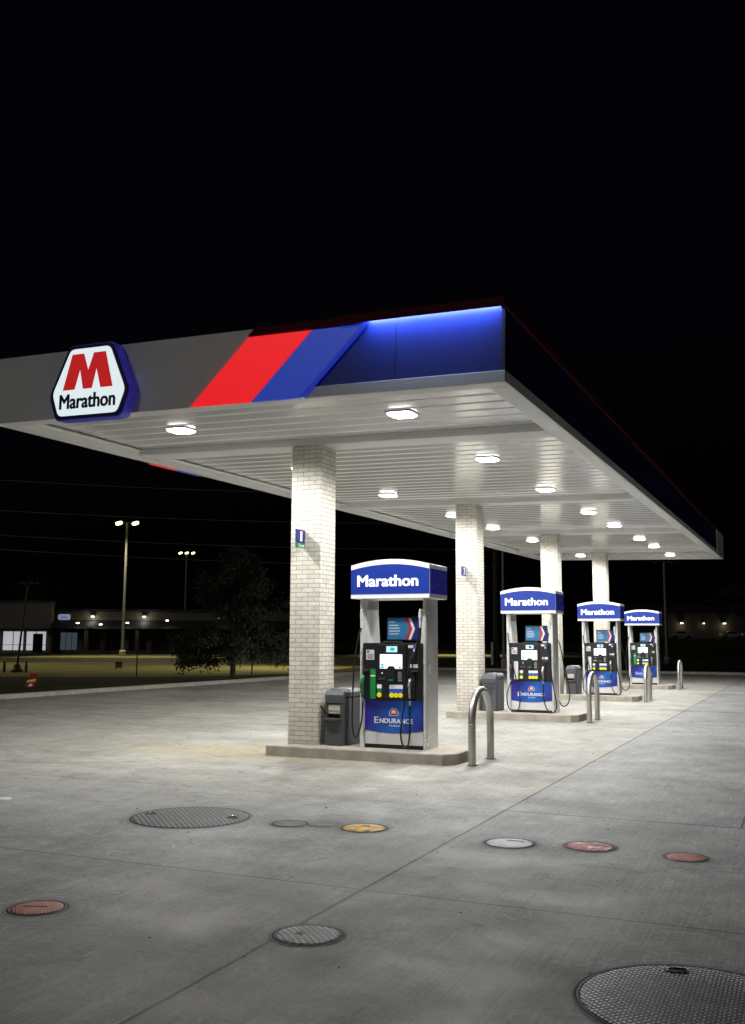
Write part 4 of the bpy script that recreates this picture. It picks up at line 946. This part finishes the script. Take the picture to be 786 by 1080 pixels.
# background, right
hs = thing('warehouse', 'long dark building with two warm wall lamps on the right horizon', 'building', bg(52, 205), BR)
m = MB(); m.box(-1, 60, 0, 14, 2.3, 8.0); m.build('wall', M['darkwall'], hs); m = MB(); m.prism([(-.5, 8.0), (14.5, 8.0), (7, 9.6)], -1.5, 60.5, 'x'); m.build('roof', M['roof'], hs)
for q, (s, e, rr) in enumerate(((64.3, 45, .3), (68.9, 8, .15), (73.2, 45, .3))):
    wl = tag(bpy.data.objects.new('wall_lamp', None), ['warm wall lamp on the dark building, left one of the large pair', 'small faint wall lamp between the two larger warm ones', 'warm wall lamp on the dark building, right one of the large pair'][q], 'wall lamp', 'wall lamps on the dark building'); col.objects.link(wl)
    wl.location = bg(s*(205/205), 204.6, 5.6); wl.rotation_euler = (0, 0, BR)
    m = MB(); m.prism([(0, .3), (0, 0), (-.5, .12), (-.5, .3)][::-1], -rr, rr, 'x'); m.build('hood', M['darkpole'], wl)
    m = MB(); m.box(-rr*.8, rr*.8, -.45, -.1, -.08, -.005); m.build('lamp_lens', M['wall_lens'], wl)
    l = bpy.data.lights.new('wall_light', 'POINT'); l.energy = e; l.color = (1, .8, .5); l.shadow_soft_size = .2; lo = bpy.data.objects.new('wall_light', l); col.objects.link(lo); lo.parent = wl; lo.location = (0, -.7, -.5)
def car(s, D, z, label):
    t = thing('parked_car', label, 'car', bg(s, D, z), BR, 'cars parked at the dark building')
    prof = [(-2.2, .35), (2.2, .35), (2.25, .75), (1.9, .92), (1.1, .98), (.5, 1.42), (-.8, 1.45), (-1.6, 1.05), (-2.15, .98), (-2.25, .6)]
    m = MB(); m.prism(prof, -.85, .85, 'y'); m.build('body', M['carpaint'], t, bevel=.08)
    m = MB(); m.prism([(-1.4, 1.02), (.9, 1.0), (.45, 1.36), (-.75, 1.38)], -.86, .86, 'y'); m.build('window', M['carglass'], t)
    for x in (-1.35, 1.35):
        for y in (-.75, .75):
            m = MB(); n = 18; m.prism([(x+.33*math.cos(2*math.pi*j/n), .33+.33*math.sin(2*math.pi*j/n)) for j in range(n)], y-.12, y+.12, 'y'); w = m.build('wheel', M['rubber'], t)
car(61.5, 196, 2.4, 'pale parked car under the left warm wall lamp'); car(71.5, 196, 2.4, 'pale parked car under the right warm wall lamp'); car(76.2, 197, 2.4, 'pale parked car at the right edge beside another car')
# low hedge behind the far kerb
hb = thing('low_hedge', 'low dark hedge beyond the far kerb on the right', 'hedge', bg(17, 60, 0), BR)
rnd = random.Random(4); m = MB()
for k in range(9000):
    x = rnd.uniform(0, 16); y = rnd.gauss(0, .35); z = abs(rnd.gauss(0, .24))*(1+.4*math.sin(x*2.1)); p = Vector((x, y, z+.05))
    d = Vector([rnd.gauss(0, 1) for _ in range(3)]).normalized(); s = d.orthogonal().normalized(); w = .06
    m.add([tuple(p-d*w), tuple(p+s*w*.5), tuple(p+d*w), tuple(p-s*w*.5)], [(0, 1, 2, 3)])
m.build('foliage', M['leaf'], hb); m = MB()
for x in range(0, 16): m.tube([(x+.5, 0, 0), (x+.6, .05, .4)], .02, 5, smooth_path=False)
m.build('stem', M['bark'], hb)

# ------------------------------------------------------------------ world, added fill sun, camera
w = bpy.data.worlds.new('World'); sc.world = w; w.use_nodes = True; nt = w.node_tree
bgN = nt.nodes['Background']; sky = nt.nodes.new('ShaderNodeTexSky'); sky.sky_type = 'NISHITA'; sky.sun_disc = False
sky.sun_elevation = R(-4); sky.sun_rotation = R(202); tint = N(nt, 'ShaderNodeMix', data_type='RGBA', blend_type='MULTIPLY'); tint.inputs[0].default_value = 1; L(nt, sky.outputs[0], tint.inputs[6]); tint.inputs[7].default_value = (.5, .55, 1.0, 1)
ad = N(nt, 'ShaderNodeMix', data_type='RGBA', blend_type='ADD'); ad.inputs[0].default_value = 1; L(nt, tint.outputs[2], ad.inputs[6]); ad.inputs[7].default_value = (.003, .003, .006, 1)
L(nt, ad.outputs[2], bgN.inputs[0]); bgN.inputs[1].default_value = .08
sun = bpy.data.lights.new('fill_sun', 'SUN'); sun.energy = .16; sun.angle = R(10); so = bpy.data.objects.new('fill_sun', sun); col.objects.link(so); so.rotation_euler = Vector((.35, .85, -.42)).to_track_quat('-Z', 'Y').to_euler()  # added fill from behind the camera, lifts the canopy front and backdrop

cam = bpy.data.cameras.new('Camera'); co = bpy.data.objects.new('Camera', cam); col.objects.link(co)
rows = [[0.91489573, 0.40366648, 0.0043794], [0.04891907, -0.12162877, 0.99136944], [0.40071528, -0.90678543, -0.13102463]]
RM = Matrix(rows).transposed()
co.matrix_world = Matrix.Translation((0, 0, 1.65)) @ RM.to_4x4()
cam.sensor_fit = 'VERTICAL'; cam.sensor_height = 36; cam.lens = 36*1028.84/1080; cam.clip_start = .05; cam.clip_end = 3000
sc.camera = co
sc.view_settings.view_transform = 'Standard'; sc.view_settings.look = 'None'; sc.view_settings.exposure = 0
sc.render.engine = 'CYCLES'; sc.cycles.use_denoising = True; sc.cycles.max_bounces = 7; sc.cycles.diffuse_bounces = 4; sc.cycles.glossy_bounces = 4; sc.cycles.sample_clamp_indirect = 6
